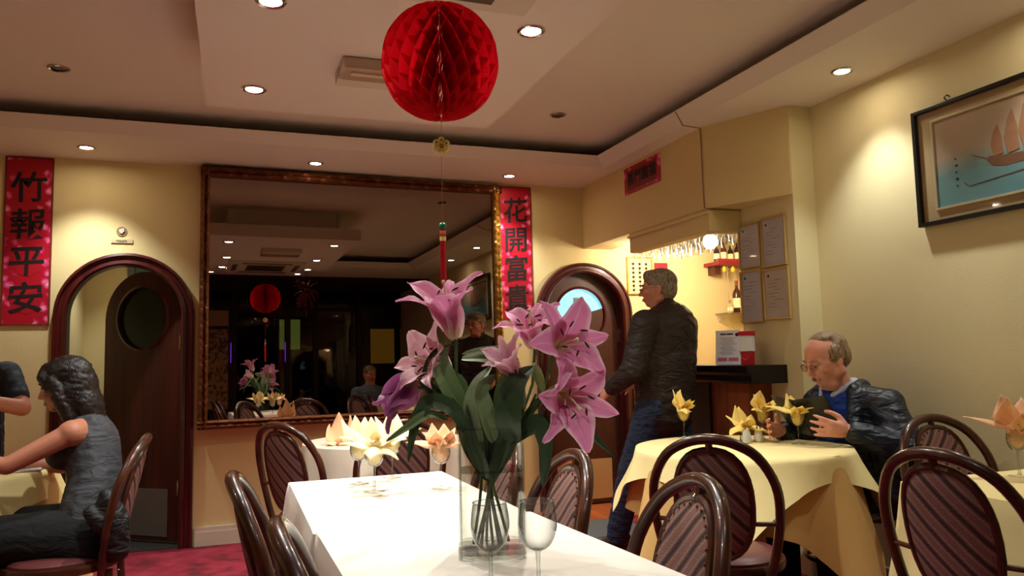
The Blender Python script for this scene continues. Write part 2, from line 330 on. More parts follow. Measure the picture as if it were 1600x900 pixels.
def leaf(A, parent, kick, rot=0, win='round'):
    c, R, zs = A; R = R-.018
    hz = empty('door_leaf', (c+R, WY+.075, 0), rot); hz.parent = parent
    # local frame: hinge on the right, leaf spans x from -2R to 0
    wz = 1.505; wr = .215; N = 48; b = MB()
    out = []; inn = []
    for k in range(N):
        a = 2*PI*k/N; d = Vector((math.cos(a), math.sin(a)))
        inn.append((-R+wr*d.x, wz+wr*d.y)); t = 9
        # ray to the arched outline
        if abs(d.x) > 1e-6: t = min(t, R/abs(d.x)) if True else t
        x, z = R*0+d.x*t, wz+d.y*t
        if z > zs:
            # intersect circle centre (0,zs) radius R from (0,wz)
            bb = d.y*(wz-zs); cc = (wz-zs)**2-R*R; t = -bb+math.sqrt(max(0, bb*bb-cc))
        if d.y < 0: t = min(t, (wz-.02)/-d.y)
        out.append((-R+d.x*t, wz+d.y*t))
    # corners at the bottom
    rs = []
    for y in (0, .04): rs.append(y)
    bm = b.bm
    def ringv(pts, y): return [bm.verts.new((p[0], y, p[1])) for p in pts]
    o0, i0, o1, i1 = ringv(out, 0), ringv(inn, 0), ringv(out, .04), ringv(inn, .04)
    for k in range(N):
        j = (k+1) % N
        bm.faces.new((o0[k], o0[j], i0[j], i0[k])); bm.faces.new((o1[j], o1[k], i1[k], i1[j])); bm.faces.new((i0[k], i0[j], i1[j], i1[k])); bm.faces.new((o0[j], o0[k], o1[k], o1[j]))
    cl = [(-2*R, .02), (-2*R, .4)]
    L = b.build('panel', M['door'], hz, smooth=False)
    MB().prism([(-2*R, .02), (0, .02), (0, .9), (-2*R, .9)], .001, .039).build('lower_panel', M['door'], hz, smooth=False)
    MB().lathe([(wr-.004, -.008), (wr+.014, -.008), (wr+.016, .002), (wr-.004, .012)], 48, Matrix.Translation((-R, 0, wz)) @ Matrix.Rotation(PI/2, 4, 'X'), cap=False).build('window_ring', M['arch'], hz)
    MB().box(-2*R+.09, -.09, -.004, 0, .05, .36, .002).build('kick_plate', kick, hz, smooth=False)
    for z in (.32, 1.28): MB().box(-.008, .006, -.014, 0, z, z+.1, .003).build('hinge', M['chrome'], hz)
    return hz, -R, wz, wr
hz, cx, wz, wr = leaf(AR, dr, M['brass'])
pane = mat('lit_blue_pane', (120, 178, 205), .3, emit=.55)
def disc(r, n=40, a0=0, a1=2*PI): return [(r*math.cos(a0+(a1-a0)*k/n), r*math.sin(a0+(a1-a0)*k/n)) for k in range(n if a1-a0 > 6 else n+1)]
MB().prism([(cx+x, wz+z) for x, z in disc(wr, 48)], .018, .024).build('window_pane', pane, hz, smooth=False)
MB().prism([(cx+x, wz+z) for x, z in disc(wr-.002, 30, math.radians(-165), math.radians(15))], .002, .016).build('lower_pane_board', M['door'], hz, smooth=False)
nb = MB().prism([(cx-.05, wz+.02), (cx+.04, wz+.02), (cx+.04, wz+.14), (cx-.05, wz+.14)], .010, .016).build('notice', mat('grey_notice', (120, 140, 140), .6), hz, smooth=False)
MB().lathe([(.018, 0), (.034, 0), (.034, .003), (.018, .003)], 20, Matrix.Translation((cx-.005, .0095, wz+.08)) @ Matrix.Rotation(PI/2, 4, 'X'), cap=False).build('notice_ring', mat('notice_print', (96, 70, 66), .6), nb)
# pale light showing between leaf and frame at upper left
c, R, zs = AR
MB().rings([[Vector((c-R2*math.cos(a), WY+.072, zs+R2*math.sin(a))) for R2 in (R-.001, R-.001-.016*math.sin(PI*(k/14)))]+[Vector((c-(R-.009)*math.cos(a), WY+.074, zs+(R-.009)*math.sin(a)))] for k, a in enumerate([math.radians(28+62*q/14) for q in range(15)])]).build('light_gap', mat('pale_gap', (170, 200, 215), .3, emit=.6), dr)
MB().box(c-R+.02, c-R+.06, WY+.06, WY+.072, 1.0, 1.04).build('door_latch', M['chrome'], dr)
hz, cx, wz, wr = leaf(AL, dl, M['steel'], rot=-math.radians(38))
MB().prism([(cx+x, wz+z) for x, z in disc(wr, 48)], .018, .024).build('window_pane', mat('dark_green_pane', (30, 40, 32), .12), hz, smooth=False)
# lobby behind the left arch
struct(MB().box(-1.9, 3.4, WY+1.35, WY+1.45, 0, 2.3).build('wall_lobby', M['wall'], smooth=False))
struct(MB().box(-1.9, 3.4, WY+.14, WY+1.45, 2.2, 2.3).build('ceiling_lobby', M['ceil'], smooth=False))
struct(MB().box(-1.24, -1.14, WY+.14, WY+1.4, 0, 2.25).build('wall_lobby_left', M['wall'], smooth=False))
struct(MB().box(.3, .4, WY+.14, WY+1.4, 0, 2.25).build('wall_lobby_right', M['wall'], smooth=False))
struct(MB().box(-1.2, .35, WY+.0, WY+1.4, .001, .005).build('floor_lobby', mat('dark_vinyl', (58, 58, 54), .4, var=.2, vscale=5), smooth=False))
struct(MB().box(-.83, -.78, WY+1.28, WY+1.35, 0, 2.05).box(-.83, .0, WY+1.28, WY+1.35, 2.0, 2.05).box(-.78, .0, WY+1.33, WY+1.345, 0, 2.0).build('door_3', mat('grey_green_door', (86, 92, 74), .5), smooth=False))
downlight(-.75, WY+.8, 2.2, 'small recessed lamp in the lobby ceiling beyond the left arch', None, .28)

# ---------------------------------------------------------------- downlights
G = 'lit recessed ceiling downlights'
for (x, y, l, p) in ((-.878, 5.21, 'lit downlight in the back soffit, nearest the left scroll', 1), (.495, 5.25, 'lit downlight in the back soffit above the middle of the mirror', 1),
    (1.9, 5.27, 'lit downlight in the back soffit above the right scroll', 1)):
    downlight(x, y, ZS, l, G, p*.8, cone=95)
downlight(2.75, 2.84, ZS, 'lit downlight in the right soffit, before the ship painting', G, .42, cone=92)
downlight(2.75, 1.95, ZS, 'lit downlight in the right soffit, above the ship painting', G, .42, cone=90)
downlight(.02, .5, ZS, 'lit downlight in the front soffit, left of the two', G, .4); downlight(1.1, .47, ZS, 'lit downlight in the front soffit, right of the two', G, .4)
for (x, y, l, p) in ((.063, 3.44, 'lit downlight in the centre panel, far left corner', 1.), (.097, 2.56, 'lit downlight in the centre panel, left side, cut by the top of the photo', 1.0), (.084, 1.9, 'lit downlight in the centre panel, near left corner', .14),
    (1.03, 3.44, 'lit downlight in the centre panel, far right corner behind the lantern', 1.), (1.011, 2.53, 'lit downlight in the centre panel, right of the red lantern', .9), (1.02, 1.86, 'lit downlight in the centre panel, near right corner', .2)):
    downlight(x, y, ZP, l, G, p, cone=110)
downlight(-.846, 4.242, ZU, 'small unlit round fitting in the raised ceiling at the left', None, lit=False, size=.03)
downlight(1.863, 4.25, ZU, 'small unlit round fitting in the raised ceiling at the right', None, lit=False, size=.03)
downlight(-1.6, 2.6, ZU, 'lit downlight over the left side of the room', G, .5)
# emergency light
e = empty('emergency_light', (.57, 3.06, ZP), 0, 'white box emergency light on the centre ceiling panel beside the lantern', 'light fitting')
MB().box(-.19, .19, .03, .12, -.045, 0, .008).build('housing', M['white'], e, smooth=False)
MB().box(-.185, .185, -.11, .03, -.05, -.002, .012).build('diffuser', mat('clear_diffuser', (190, 165, 140), .2, coat=.6), e, smooth=False)
MB().box(-.15, .1, -.075, -.045, -.058, -.05, .003).build('tube_cover', mat('diffuser_ridge', (225, 200, 175), .15), e, smooth=False)
# ceiling air conditioner
a = empty('ceiling_air_conditioner', (.53, 2.0, ZP), 0, 'square white cassette air conditioner in the centre ceiling panel', 'air conditioner')
MB().box(-.4, .4, -.39, .39, -.02, 0, .008).build('panel', M['white'], a, smooth=False)
gm = mat('grille_dark', (90, 76, 64), .6)
for k in range(9): MB().box(-.2, .2, -.19+k*.045, -.175+k*.045, -.026, -.018).build('grille_slat', gm, a, smooth=False)
for (x0, x1, y0, y1) in ((-.26, .26, .28, .33), (-.26, .26, -.33, -.28), (.3, .35, -.22, .22), (-.35, -.3, -.22, .22)): MB().box(x0, x1, y0, y1, -.024, -.018).build('air_slot', gm, a, smooth=False)
# cable down the bulkhead
cp = [(2.392, 3.76, 2.583), (2.40, 3.765, 2.574), (2.475, 3.82, 2.524), (2.604, 3.835, 2.520), (2.604, 3.83, 2.4), (2.604, 3.83, 2.15), (2.604, 3.826, 2.035), (2.62, 3.79, 2.022), (2.835, 3.796, 2.022)]
tag(MB().tube(cp, .0035, 6).build('cable', mat('cable', (150, 122, 84), .6)), 'thin cable running down the cream bulkhead above the bar', 'cable')

# ---------------------------------------------------------------- mirror
mr = empty('wall_mirror', (0, 0, 0), 0, 'huge wall mirror in a carved gilt frame on the back wall', 'mirror')
MOx, MOy, MOz = .87, 5.49, 2.42; mn = Vector((.03422, -.99983, .0172)).normalized()
def my(x, z): return MOy-(mn.x*(x-MOx)+mn.z*(z-MOz))/mn.y
x0, x1, z0, z1 = -.175, 1.86, .815, 2.44
MB().rings([[(x, my(x, z)+d, z) for x, z in ((x0, z0), (x1, z0), (x1, z1), (x0, z1))] for d in (0, .004)]).build('mirror_glass', M['mirror'], mr, smooth=False)
def frame_bar(ax, a0, a1, b0, b1, mt, name):
    # a along the bar, b across it; carved with a running ripple
    n = int(abs(a1-a0)/.012); prof = [(0, .0), (.0, -.03), (.2, -.045), (.45, -.03), (.62, -.05), (.85, -.04), (1, -.005), (1, .0)]; rs = []
    for i in range(n+1):
        a = a0+(a1-a0)*i/n; row = []
        for j, (q, d) in enumerate(prof):
            bb = b0+(b1-b0)*q; am = .007 if j in (2, 4) else 0
            dd = d+am*math.sin(i*1.5+j)-am*.6*math.cos(i*.6)
            x, z = (a, bb) if ax == 'x' else (bb, a)
            yy = WY if j in (0, 7) else min(WY-.001, my(x, z)+dd)
            row.append(Vector((x, yy, z)))
        rs.append(row)
    MB().rings(rs).build(name, mt, mr, ang=60)
frame_bar('x', -.235, 1.915, 2.44, 2.508, M['shadedgilt'], 'top_frame'); frame_bar('x', -.235, 1.915, .815, .755, M['shadedgilt'], 'bottom_frame')
frame_bar('z', .757, 2.505, -.175, -.235, M['shadedgilt'], 'left_frame'); frame_bar('z', .757, 2.505, 1.845, 1.905, M['gold'], 'right_frame')

# ---------------------------------------------------------------- scrolls
def glyph(txt, size, parent, loc, mt, name, off=.0, ext=.0004, rot=(PI/2, 0, 0), align='CENTER', sx=1, sz=1):
    c = bpy.data.curves.new(name, 'FONT'); c.body = txt; c.size = size; c.align_x = align; c.align_y = 'CENTER'; c.offset = off; c.extrude = ext; c.resolution_u = 2
    o = bpy.data.objects.new(name, c); COL.objects.link(o); bpy.context.view_layer.update()
    me = bpy.data.meshes.new_from_object(o.evaluated_get(bpy.context.evaluated_depsgraph_get())); bpy.data.objects.remove(o); bpy.data.curves.remove(c)
    me.materials.clear(); me.materials.append(mt)
    q = bpy.data.objects.new(name, me); COL.objects.link(q); q.location = loc; q.rotation_euler = rot; q.scale = (sx, sz, 1)
    if parent: q.parent = parent
    return q
def brush(o, s=.004, seed=1):
    import mathutils.noise as nz
    me = o.data; xs = [v.co.x for v in me.vertices]; cx = sum(xs)/len(xs) if xs else 0
    for v in me.vertices:
        n = nz.noise_vector(Vector((v.co.x*25+seed*7, v.co.y*25, 0)))
        v.co.x += n.x*s; v.co.y += n.y*s+.12*(v.co.x-cx)*.6
def scroll(name, x0, x1, z0, z1, chars, label, y, tilt=0):
    xc, zc = (x0+x1)/2, (z0+z1)/2; t = empty(name, (xc, y, zc), 0, label, 'wall scroll'); t.rotation_euler = (0, tilt, 0)
    w, h = (x1-x0)/2, (z1-z0)/2
    MB().box(-w, w, 0, .006, -h, h).build('paper', M['festive'], t, smooth=False)
    gt = mat('scroll_edge', (120, 40, 30), .5)
    MB().box(-w-.004, -w+.006, -.002, .006, -h, h).box(w-.006, w+.004, -.002, .006, -h, h).box(-w, w, -.002, .006, h-.006, h+.004).box(-w, w, -.002, .006, -h-.004, -h+.006).build('border', gt, t, smooth=False)
    for k, ch in enumerate(chars):
        zz = h*.80-(k+.42)*(2*h*.88)/4
        MB().prism([(-w*.55, zz-h*.12), (w*.1, zz-h*.17), (w*.6, zz-h*.1), (w*.66, zz+h*.03), (w*.5, zz+h*.13), (-w*.1, zz+h*.16), (-w*.6, zz+h*.1), (-w*.68, zz)], -.0012, -.0002).build('red_ground', M['red_dull'], t, smooth=False)
        brush(glyph(ch, .205, t, (0, -.002, zz), M['ink'], 'character', off=.0030, ext=.0006), .0035, k)
M['red_dull'] = mat('scroll_red', (172, 8, 30), .5)
scroll('hanging_scroll', -1.375, -1.115, 1.45, 2.515, '竹報平安', 'red floral scroll with black characters left of the open arched door', WY-.0075)
scroll('hanging_scroll', 1.905, 2.163, 1.468, 2.502, '花開富貴', 'red floral scroll with black characters right of the mirror', WY-.0075)
b = empty('red_banner', (BX-.0065, 4.55, 2.403), -PI/2, 'small red festive banner high on the bulkhead above the bar', 'banner')
MB().box(-.245, .245, 0, .005, -.095, .095).build('paper', M['festive'], b, smooth=False)
MB().box(-.2, .2, -.001, .0, -.07, .07).build('red_ground', mat('banner_red', (126, 16, 28), .5), b, smooth=False)
for k, ch in enumerate('福臨門喜'[::-1]): glyph(ch, .095, b, (-.15+k*.1, -.0018, 0), M['ink'], 'character', off=.002)
# toilet sign
s = empty('toilet_sign', (-.713, WY-.007, 2.03), 0, 'small round pictogram and name strip above the open arched door', 'sign')
MB().lathe([(.001, -.003), (.03, -.003), (.032, .0), (.001, 0)], 24, Matrix.Translation((0, .003, .028)) @ Matrix.Rotation(PI/2, 4, 'X')).build('disc', mat('sign_disc', (150, 128, 96), .4), s, smooth=False)
MB().prism([(-.018, .04), (.012, .052), (.016, .03), (.0, .012), (-.012, .022)], -.005, -.001).build('pictogram', M['white'], s, smooth=False)
MB().box(-.062, .066, 0, .005, -.048, -.024).build('name_strip', mat('sign_strip', (196, 178, 140), .5), s, smooth=False)
glyph('TOILETS', .017, s, (0, -.001, -.037), M['ink'], 'lettering', off=.0003)

# ---------------------------------------------------------------- ship painting (plane x = WX)
sp = empty('ship_painting', (WX-.002, 2.05, 2.0), -PI/2, 'black-framed painting of a brown sailing junk on the right wall', 'painting')
W, H = .6, .27   # local x to the viewer's right, y into the wall
def rect_frame(w, h, t, d0, d1, mt, name, par):
    for a in ((-w, w, h-t, h), (-w, w, -h, -h+t), (-w, -w+t, -h+t, h-t), (w-t, w, -h+t, h-t)):
        MB().box(a[0], a[1], d0, d1, a[2], a[3], .003).build(name, mt, par, smooth=False)
rect_frame(W, H, .018, -.035, 0, M['black'], 'frame', sp)
MB().box(-W+.01, W-.01, -.012, -.004, -H+.01, H-.01).build('mount', mat('beige_linen', (182, 160, 118), .7, var=.05, vscale=200), sp, smooth=False)
rect_frame(W-.088, H-.062, .012, -.022, -.006, mat('silver_fillet', (205, 196, 160), .3, metal=.3), 'fillet', sp)
def sea(nt, b):
    tc = nt.nodes.new('ShaderNodeTexCoord'); s_ = nt.nodes.new('ShaderNodeSeparateXYZ'); n = nt.nodes.new('ShaderNodeTexNoise'); n.inputs['Scale'].default_value = 5; n.inputs['Detail'].default_value = 4
    ma = nt.nodes.new('ShaderNodeMath'); ma.operation = 'MULTIPLY_ADD'; ma.inputs[1].default_value = .12
    r = ramp(nt, [(0, (96, 152, 160)), (.4, (110, 150, 152)), (.6, (176, 160, 138)), (1, (180, 156, 128))]); mr_ = nt.nodes.new('ShaderNodeMapRange'); mr_.inputs[1].default_value = -.16; mr_.inputs[2].default_value = .26
    L = nt.links.new; L(tc.outputs['Object'], s_.inputs[0]); L(tc.outputs['Object'], n.inputs['Vector']); L(n.outputs['Fac'], ma.inputs[0]); L(s_.outputs['Z'], ma.inputs[2]); L(ma.outputs[0], mr_.inputs[0]); L(mr_.outputs[0], r.inputs[0]); L(r.outputs[0], b.inputs['Base Color'])
MB().box(-W+.098, W-.098, -.015, -.012, -H+.072, H-.072).build('canvas', nodes_mat('painted_sea', sea, .6), sp, smooth=False)
br = mat('ship_brown', (122, 84, 58), .6, var=.25, vscale=40); tn = mat('sail_tan', (160, 116, 84), .6, var=.2, vscale=30)
MB().prism([(x_-.15, z_+.01) for x_, z_ in [(-.1, -.045), (-.08, -.075), (-.02, -.09), (.16, -.085), (.22, -.03), (.2, -.04), (.1, -.055), (-.02, -.045), (-.09, -.035)]], -.0165, -.0155).build('painted_hull', br, sp, smooth=False)
for k, (x, z, w_, h_) in enumerate(((-.055, .02, .03, .11), (.01, .04, .035, .15), (.085, .06, .05, .2), (.16, .04, .035, .14))):
    x -= .15; z += .012; h_ *= 1.15
    pts = [(x-w_*.4, z-h_*.5), (x+w_, z-h_*.45), (x+w_*.9, z+h_*.1), (x+w_*.4, z+h_*.55), (x-w_*.3, z+h_*.3), (x-w_*.8, z-h_*.1)]
    MB().prism(pts, -.0172, -.0158).build('painted_sail', tn, sp, smooth=False)
MB().tube([(-.25, -.0162, -.03), (-.32, -.0162, .0)], .0015, 5).tube([(-.34, -.0162, -.13), (.0, -.0162, -.108)], .0015, 5).tube([(-.34, -.0162, -.13), (-.36, -.0162, -.112)], .0015, 5).build('painted_lines', br, sp)
for k in range(5): MB().box(-.402, -.396+.006*(k % 2), -.0165, -.0155, .0-.03*k, .008-.03*k).build('painted_mark', M['ink'], sp, smooth=False)
MB().grid([[(-W+.02, -.026, -H+.018), (W-.02, -.026, -H+.018)], [(-W+.02, -.026, H-.018), (W-.02, -.026, H-.018)]]).build('glass', M['pane'], sp, smooth=False)
MB().tube(crom([(-.42, -.004, H+.0), (-.435, -.01, H+.022), (-.42, -.012, H+.03), (-.41, -.006, H+.02)], 5), .003, 6).build('hook', M['black'], sp)

# ---------------------------------------------------------------- framed certificates on the wall beside the bar (plane x = CX)
def writing(par, w, h, y, mt, rows=9, top=.3, seed=1):
    r = random.Random(seed); b = MB()
    for k in range(rows):
        z = h*.62-k*(1.35*h/rows); L = w*r.uniform(.35, .8); x = -w*.82 if k % 3 else -L*.5
        b.box(x, x+L*1.4 if x+L*1.4 < w*.85 else w*.85, y-.0005, y, z, z+h*.018)
    return b.build('print', mt, par, smooth=False)
faint = mat('faint_print', (120, 116, 130), .6)
for (ya, yb, z0, z1, hue, lab) in ((3.82, 3.615, 1.665, 1.93, (214, 212, 226), 'pale framed certificate beside the bar, upper left of four'), (3.61, 3.40, 1.65, 1.935, (206, 202, 216), 'pale framed certificate beside the bar, upper right of four'),
                            (3.822, 3.62, 1.345, 1.655, (210, 208, 222), 'pale framed certificate beside the bar, lower left of four'), (3.615, 3.39, 1.352, 1.645, (214, 204, 196), 'pale framed certificate beside the bar, lower right of four')):
    t = empty('framed_certificate', (CX-.003, (ya+yb)/2, (z0+z1)/2), -PI/2, lab, 'certificate', 'four framed certificates beside the bar')
    w_, h_ = (ya-yb)/2-.003, (z1-z0)/2-.002
    rect_frame(w_, h_, .010, -.016, 0, mat('light_oak', (192, 160, 98), .4), 'frame', t)
    MB().box(-w_+.008, w_-.008, -.006, -.002, -h_+.008, h_-.008).build('sheet', mat('certificate_sheet', hue, .35), t, smooth=False)
    writing(t, w_-.02, h_-.02, -.0065, faint, 9, seed=int(z0*100+yb*10)); MB().ball((-w_*.6, -.0065, h_*.72), (.008, .0008, .008)).build('seal', M['ink'], t)
    MB().grid([[(-w_+.008, -.01, -h_+.008), (w_-.008, -.01, -h_+.008)], [(-w_+.008, -.01, h_-.008), (w_-.008, -.01, h_-.008)]]).build('glass', M['pane'], t, smooth=False)
# calendar picture and red scroll on the bar's back wall
t = empty('gilt_framed_panel', (3.108, WY-.004, 1.82), 0, 'gold-framed panel of black calligraphy on the bar back wall', 'picture')
rect_frame(.118, .155, .012, -.018, 0, M['gold'], 'frame', t)
MB().box(-.11, .11, -.006, -.002, -.145, .145).build('sheet', mat('parchment', (220, 200, 140), .6), t, smooth=False)
for x in (-.06, 0, .06):
    for k in range(6): MB().box(x-.012, x+.012, -.008, -.006, .09-k*.036, .104-k*.036).box(x-.003, x+.003, -.008, -.006, .08-k*.036, .11-k*.036).build('character', M['ink'], t, smooth=False)
    MB().lathe([(.001, 0), (.012, 0), (.012, .002), (.001, .002)], 14, Matrix.Translation((x, -.006, -.118)) @ Matrix.Rotation(PI/2, 4, 'X')).build('seal', M['ink'], t)
tag(MB().box(3.25, 3.37, WY-.012, WY-.002, 1.35, 1.93).build('red_scroll', M['red']), 'narrow plain red scroll on the bar back wall behind the standing man', 'wall scroll')
# ================================================================ CHAIRS
def back_pt(u, v, off=0):       # u across, v above the seat; the back leans and curves
    return Vector((u, -.185-.20*v-.06*v*v+.9*u*u+off, .45+v))
def make_chair(label):
    t = empty('bentwood_chair', (0, 0, 0), 0, label, 'chair', 'bentwood chairs with padded oval backs')
    # hoop
    hp = [(-.150, -.06), (-.185, .05), (-.207, .18), (-.200, .29), (-.150, .385), (-.075, .432), (0, .445), (.075, .432), (.150, .385), (.200, .29), (.207, .18), (.185, .05), (.150, -.06)]
    pts = crom([back_pt(u, v) for u, v in hp], 4); n = len(pts)
    MB().tube(pts, [.0145+.003*math.sin(PI*i/(n-1)) for i in range(n)], 10).build('hoop', M['chair'], t)
    oval = []; N = 30
    def ov(a, s=1): 
        c_, s_ = math.cos(a), math.sin(a)
        return (.124*s*abs(c_)**.8*(1 if c_ > 0 else -1), .222+.186*s*abs(s_)**.85*(1 if s_ > 0 else -1))
    for k in range(N): oval.append(back_pt(*ov(2*PI*k/N)))
    MB().tube(oval, .0115, 8, closed=True).build('pad_frame', M['chair'], t)
    rings_ = []
    b = MB()
    fr = [1.0, .93, .8, .5, .02]; th = [.004, .010, .016, .019, .021]
    front = [[back_pt(*ov(2*PI*k/N, f), off=h_) for k in range(N)] for f, h_ in zip(fr, th)]
    backr = [[back_pt(*ov(2*PI*k/N, f), off=-h_*.8) for k in range(N)] for f, h_ in zip(fr, th)]
    b.rings(backr[::-1]+front).build('back_pad', M['stripe'], t)
    b = MB()
    for k in range(34):
        q = back_pt(*ov(2*PI*k/34, .925), off=.012); b.ball(q, (.0042, .003, .0042), 6, 4)
    s = b.build('stud', M['stud'], t); s['kind'] = 'stuff'
    # joints between hoop and pad frame
    for u, v in ((0, .435), (-.17, .16), (.17, .16)):
        if u == 0: MB().tube([back_pt(0, .402), back_pt(0, .438)], .012, 8).build('spacer', M['chair'], t)
        else: MB().tube([back_pt(u*.71, v), back_pt(u*1.2, v)], .008, 8).build('spacer', M['chair'], t)
    # seat
    so = [(.205*math.cos(a)*(1+.04*math.sin(a)), .20*math.sin(a)) for a in [2*PI*k/32 for k in range(32)]]
    b = MB(); b.rings([[Vector((x*f, y*f, z)) for x, y in so] for f, z in ((.93, .42), (1, .425), (1.02, .44), (1, .455))]).build('seat_frame', M['chair'], t)
    b = MB(); b.rings([[Vector((x*f, y*f, z)) for x, y in so] for f, z in ((.93, .45), (.93, .465), (.85, .478), (.6, .486), (.05, .488))]).build('seat', M['seat'], t)
    for sx in (-1, 1):
        MB().tube(crom([(sx*.150, -.175, .43), (sx*.158, -.19, .25), (sx*.18, -.225, .0)], 5), crom1([.016, .015, .012], 5), 8).build('leg', M['chair'], t)
        MB().tube(crom([(sx*.145, .13, .43), (sx*.155, .15, .22), (sx*.17, .175, .0)], 5), crom1([.017, .015, .012], 5), 8).build('leg', M['chair'], t)
        MB().tube(crom([(sx*.15, .13, .25), (sx*.10, .10, .36), (sx*.03, .12, .415)], 5), .008, 6).build('brace', M['chair'], t)
    MB().tube([(.150*math.cos(a), .155*math.sin(a)-.01, .22) for a in [2*PI*k/28 for k in range(28)]], .009, 8, closed=True).build('leg_ring', M['chair'], t)
    return t
_c0 = None
def chair_at(tx, ty, face, label):
    """tx, ty: top of the back; face: heading in degrees (0 = +y, 90 = +x)"""
    global _c0
    if _c0 is None: t = _c0 = make_chair(label)
    else: t = copy_tree(_c0); t['label'] = label
    a = math.radians(face); d = Vector((math.sin(a), math.cos(a)))
    t.location = (tx+d.x*.288, ty+d.y*.288, 0); t.rotation_euler = (0, 0, -a); return t
chair_at(.985, 1.50, -84, 'chair nearest the camera on the right of the long table, striped back in full view')
chair_at(.935, 2.06, -88, 'chair on the right of the long table just behind the vase')
chair_at(.93, 2.60, -90, 'chair farthest along the right of the long table, half hidden by lily leaves')
chair_at(-.01, 2.08, 92, 'chair on the left of the long table, the farther of the two')
chair_at(.065, 1.42, 92, 'nearer chair on the left of the long table, cut by the photo bottom')
chair_at(.17, 3.72, 52, 'chair at the left of the small round table under the mirror')
chair_at(.735, 3.52, -4, 'dark chair back in front of the small round table, behind the yellow napkins')
chair_at(1.47, 2.20, 42, 'chair with its dark back to the camera at the round yellow-clothed table')
chair_at(1.77, 1.60, 80, 'large near chair at the right-hand table, striped back seen from behind')
chair_at(2.66, 2.40, 186, 'chair against the right wall behind the right-hand table')
chair_at(-.33, 3.42, -90, 'chair the dark-haired woman sits on')
chair_at(2.93, 3.0, -103, 'chair under the seated man in the dark jacket')

# ================================================================ TABLES AND CLOTHS
def drape(outline, z, mt, name, label, drop, flare=.25, folds=9, amp=.018, n=10, seed=1, group=None, cat='tablecloth', corner=1.3, pk=1):
    """outline: list of (x, y, nx, ny, dropfactor) around the table top"""
    r = random.Random(seed); ph = [r.uniform(0, 6.28) for _ in range(3)]; N = len(outline)
    cx = sum(o[0] for o in outline)/N; cy = sum(o[1] for o in outline)/N; b = MB(); rows = []
    for f in (.02, .5, .9): rows.append([Vector((cx+(o[0]-cx)*f, cy+(o[1]-cy)*f, z+.0015*math.sin(i*.9+f*9))) for i, o in enumerate(outline)])
    for k in range(n+1):
        t = k/n; row = []
        for i, o in enumerate(outline):
            a = 2*PI*i/N; dr = drop*o[4]
            wv = math.sin(folds*a+ph[0])+.6*math.sin((folds*1.7//1)*a+ph[1])
            fl = flare*(.25+1.2*min(.45, max(0, o[4]-1))); out = .006*math.sin(min(1, t*6)*PI/2)+(t**1.2)*dr*fl+amp*wv*t**.8*(dr/.3)
            zz = z-.006*(1-math.cos(min(1, t*6)*PI/2))-dr*(t**1.0)
            if k == 0: out = 0; zz = z
            row.append(Vector((o[0]+o[2]*out, o[1]+o[3]*out, zz)))
        rows.append(row)
    b.rings(rows, cap=True)
    o = b.build(name, mt, ang=70)
    # open the underside
    bm = bmesh.new(); bm.from_mesh(o.data); bm.faces.ensure_lookup_table(); big = [f for f in bm.faces if len(f.verts) > 8 and f.calc_center_median().z < z-.05]
    bmesh.ops.delete(bm, geom=big, context='FACES_ONLY'); bm.to_mesh(o.data); bm.free()
    md = o.modifiers.new('solid', 'SOLIDIFY'); md.thickness = .002; md.offset = 0
    return tag(o, label, cat, group)
def rect_outline(c4, per=14):
    """c4: four corners ccw; corners get diagonal normals and longer drop"""
    out = []; P = [Vector(c).to_2d() for c in c4]; C_ = sum(P, Vector((0, 0)))/4
    for k in range(4):
        a, b = P[k], P[(k+1) % 4]; e = (b-a).normalized(); n = Vector((e.y, -e.x)); p = P[k-1]; e0 = (a-p).normalized(); n0 = Vector((e0.y, -e0.x))
        for q in (-1, -.5, 0, .5, 1):
            nn = (n0*(1-q)+n*(1+q)).normalized(); pt = a-(n0+n)*.006+nn*.008
            out.append((pt.x, pt.y, nn.x, nn.y, 1+.38*(1-abs(q))))
        for i in range(1, per):
            t = i/per; pt = a+(b-a)*t
            w = 1+.0*abs(t-.5); out.append((pt.x, pt.y, n.x, n.y, w))
    return out
def round_outline(cx, cy, R, half, rot, N=96):
    out = []
    for i in range(N):
        a = 2*PI*i/N; aa = (a-rot+PI/4) % (PI/2)-PI/4; L = half/math.cos(aa)
        out.append((cx+R*math.cos(a), cy+R*math.sin(a), math.cos(a), math.sin(a), (L-R)/(half-R)))
    return out
def table(name, loc, label, rect=None, R=None, z=.745):
    t = empty(name, (loc[0], loc[1], 0), 0, label, 'table')
    if rect: MB().box(-rect[0], rect[0], -rect[1], rect[1], z-.03, z-.004, .006).build('tabletop', M['door'], t, smooth=False)
    else: MB().lathe([(.001, z-.03), (R-.012, z-.03), (R-.006, z-.017), (R-.01, z-.004), (.001, z-.004)], 48).build('tabletop', M['door'], t)
    MB().lathe([(.001, .06), (.06, .06), (.05, .1), (.03, .2), (.035, .45), (.05, z-.05), (.12, z-.03), (.001, z-.03)], 20).build('pedestal', M['black'], t)
    for k in range(4):
        a = PI/4+k*PI/2; MB().tube(crom([(0.03*math.cos(a), .03*math.sin(a), .12), (.15*math.cos(a), .15*math.sin(a), .07), (.27*math.cos(a), .27*math.sin(a), .012)], 4), crom1([.03, .024, .012], 4), 8).build('foot', M['black'], t)
    return t
TZ = .755
table('dining_table', (.465, 2.435), 'far table of the long pair, under the cream cloth', rect=(.265, .42))
table('dining_table', (.50, 1.52), 'near table of the long pair, under the white cloth', rect=(.285, .43))
drape(rect_outline([(.185, 2.0), (.755, 2.0), (.735, 2.88), (.180, 2.88)]), TZ-.001, M['cloth'], 'tablecloth', 'cream white cloth on the far half of the long table', .27, .35, 6, .010, seed=3)
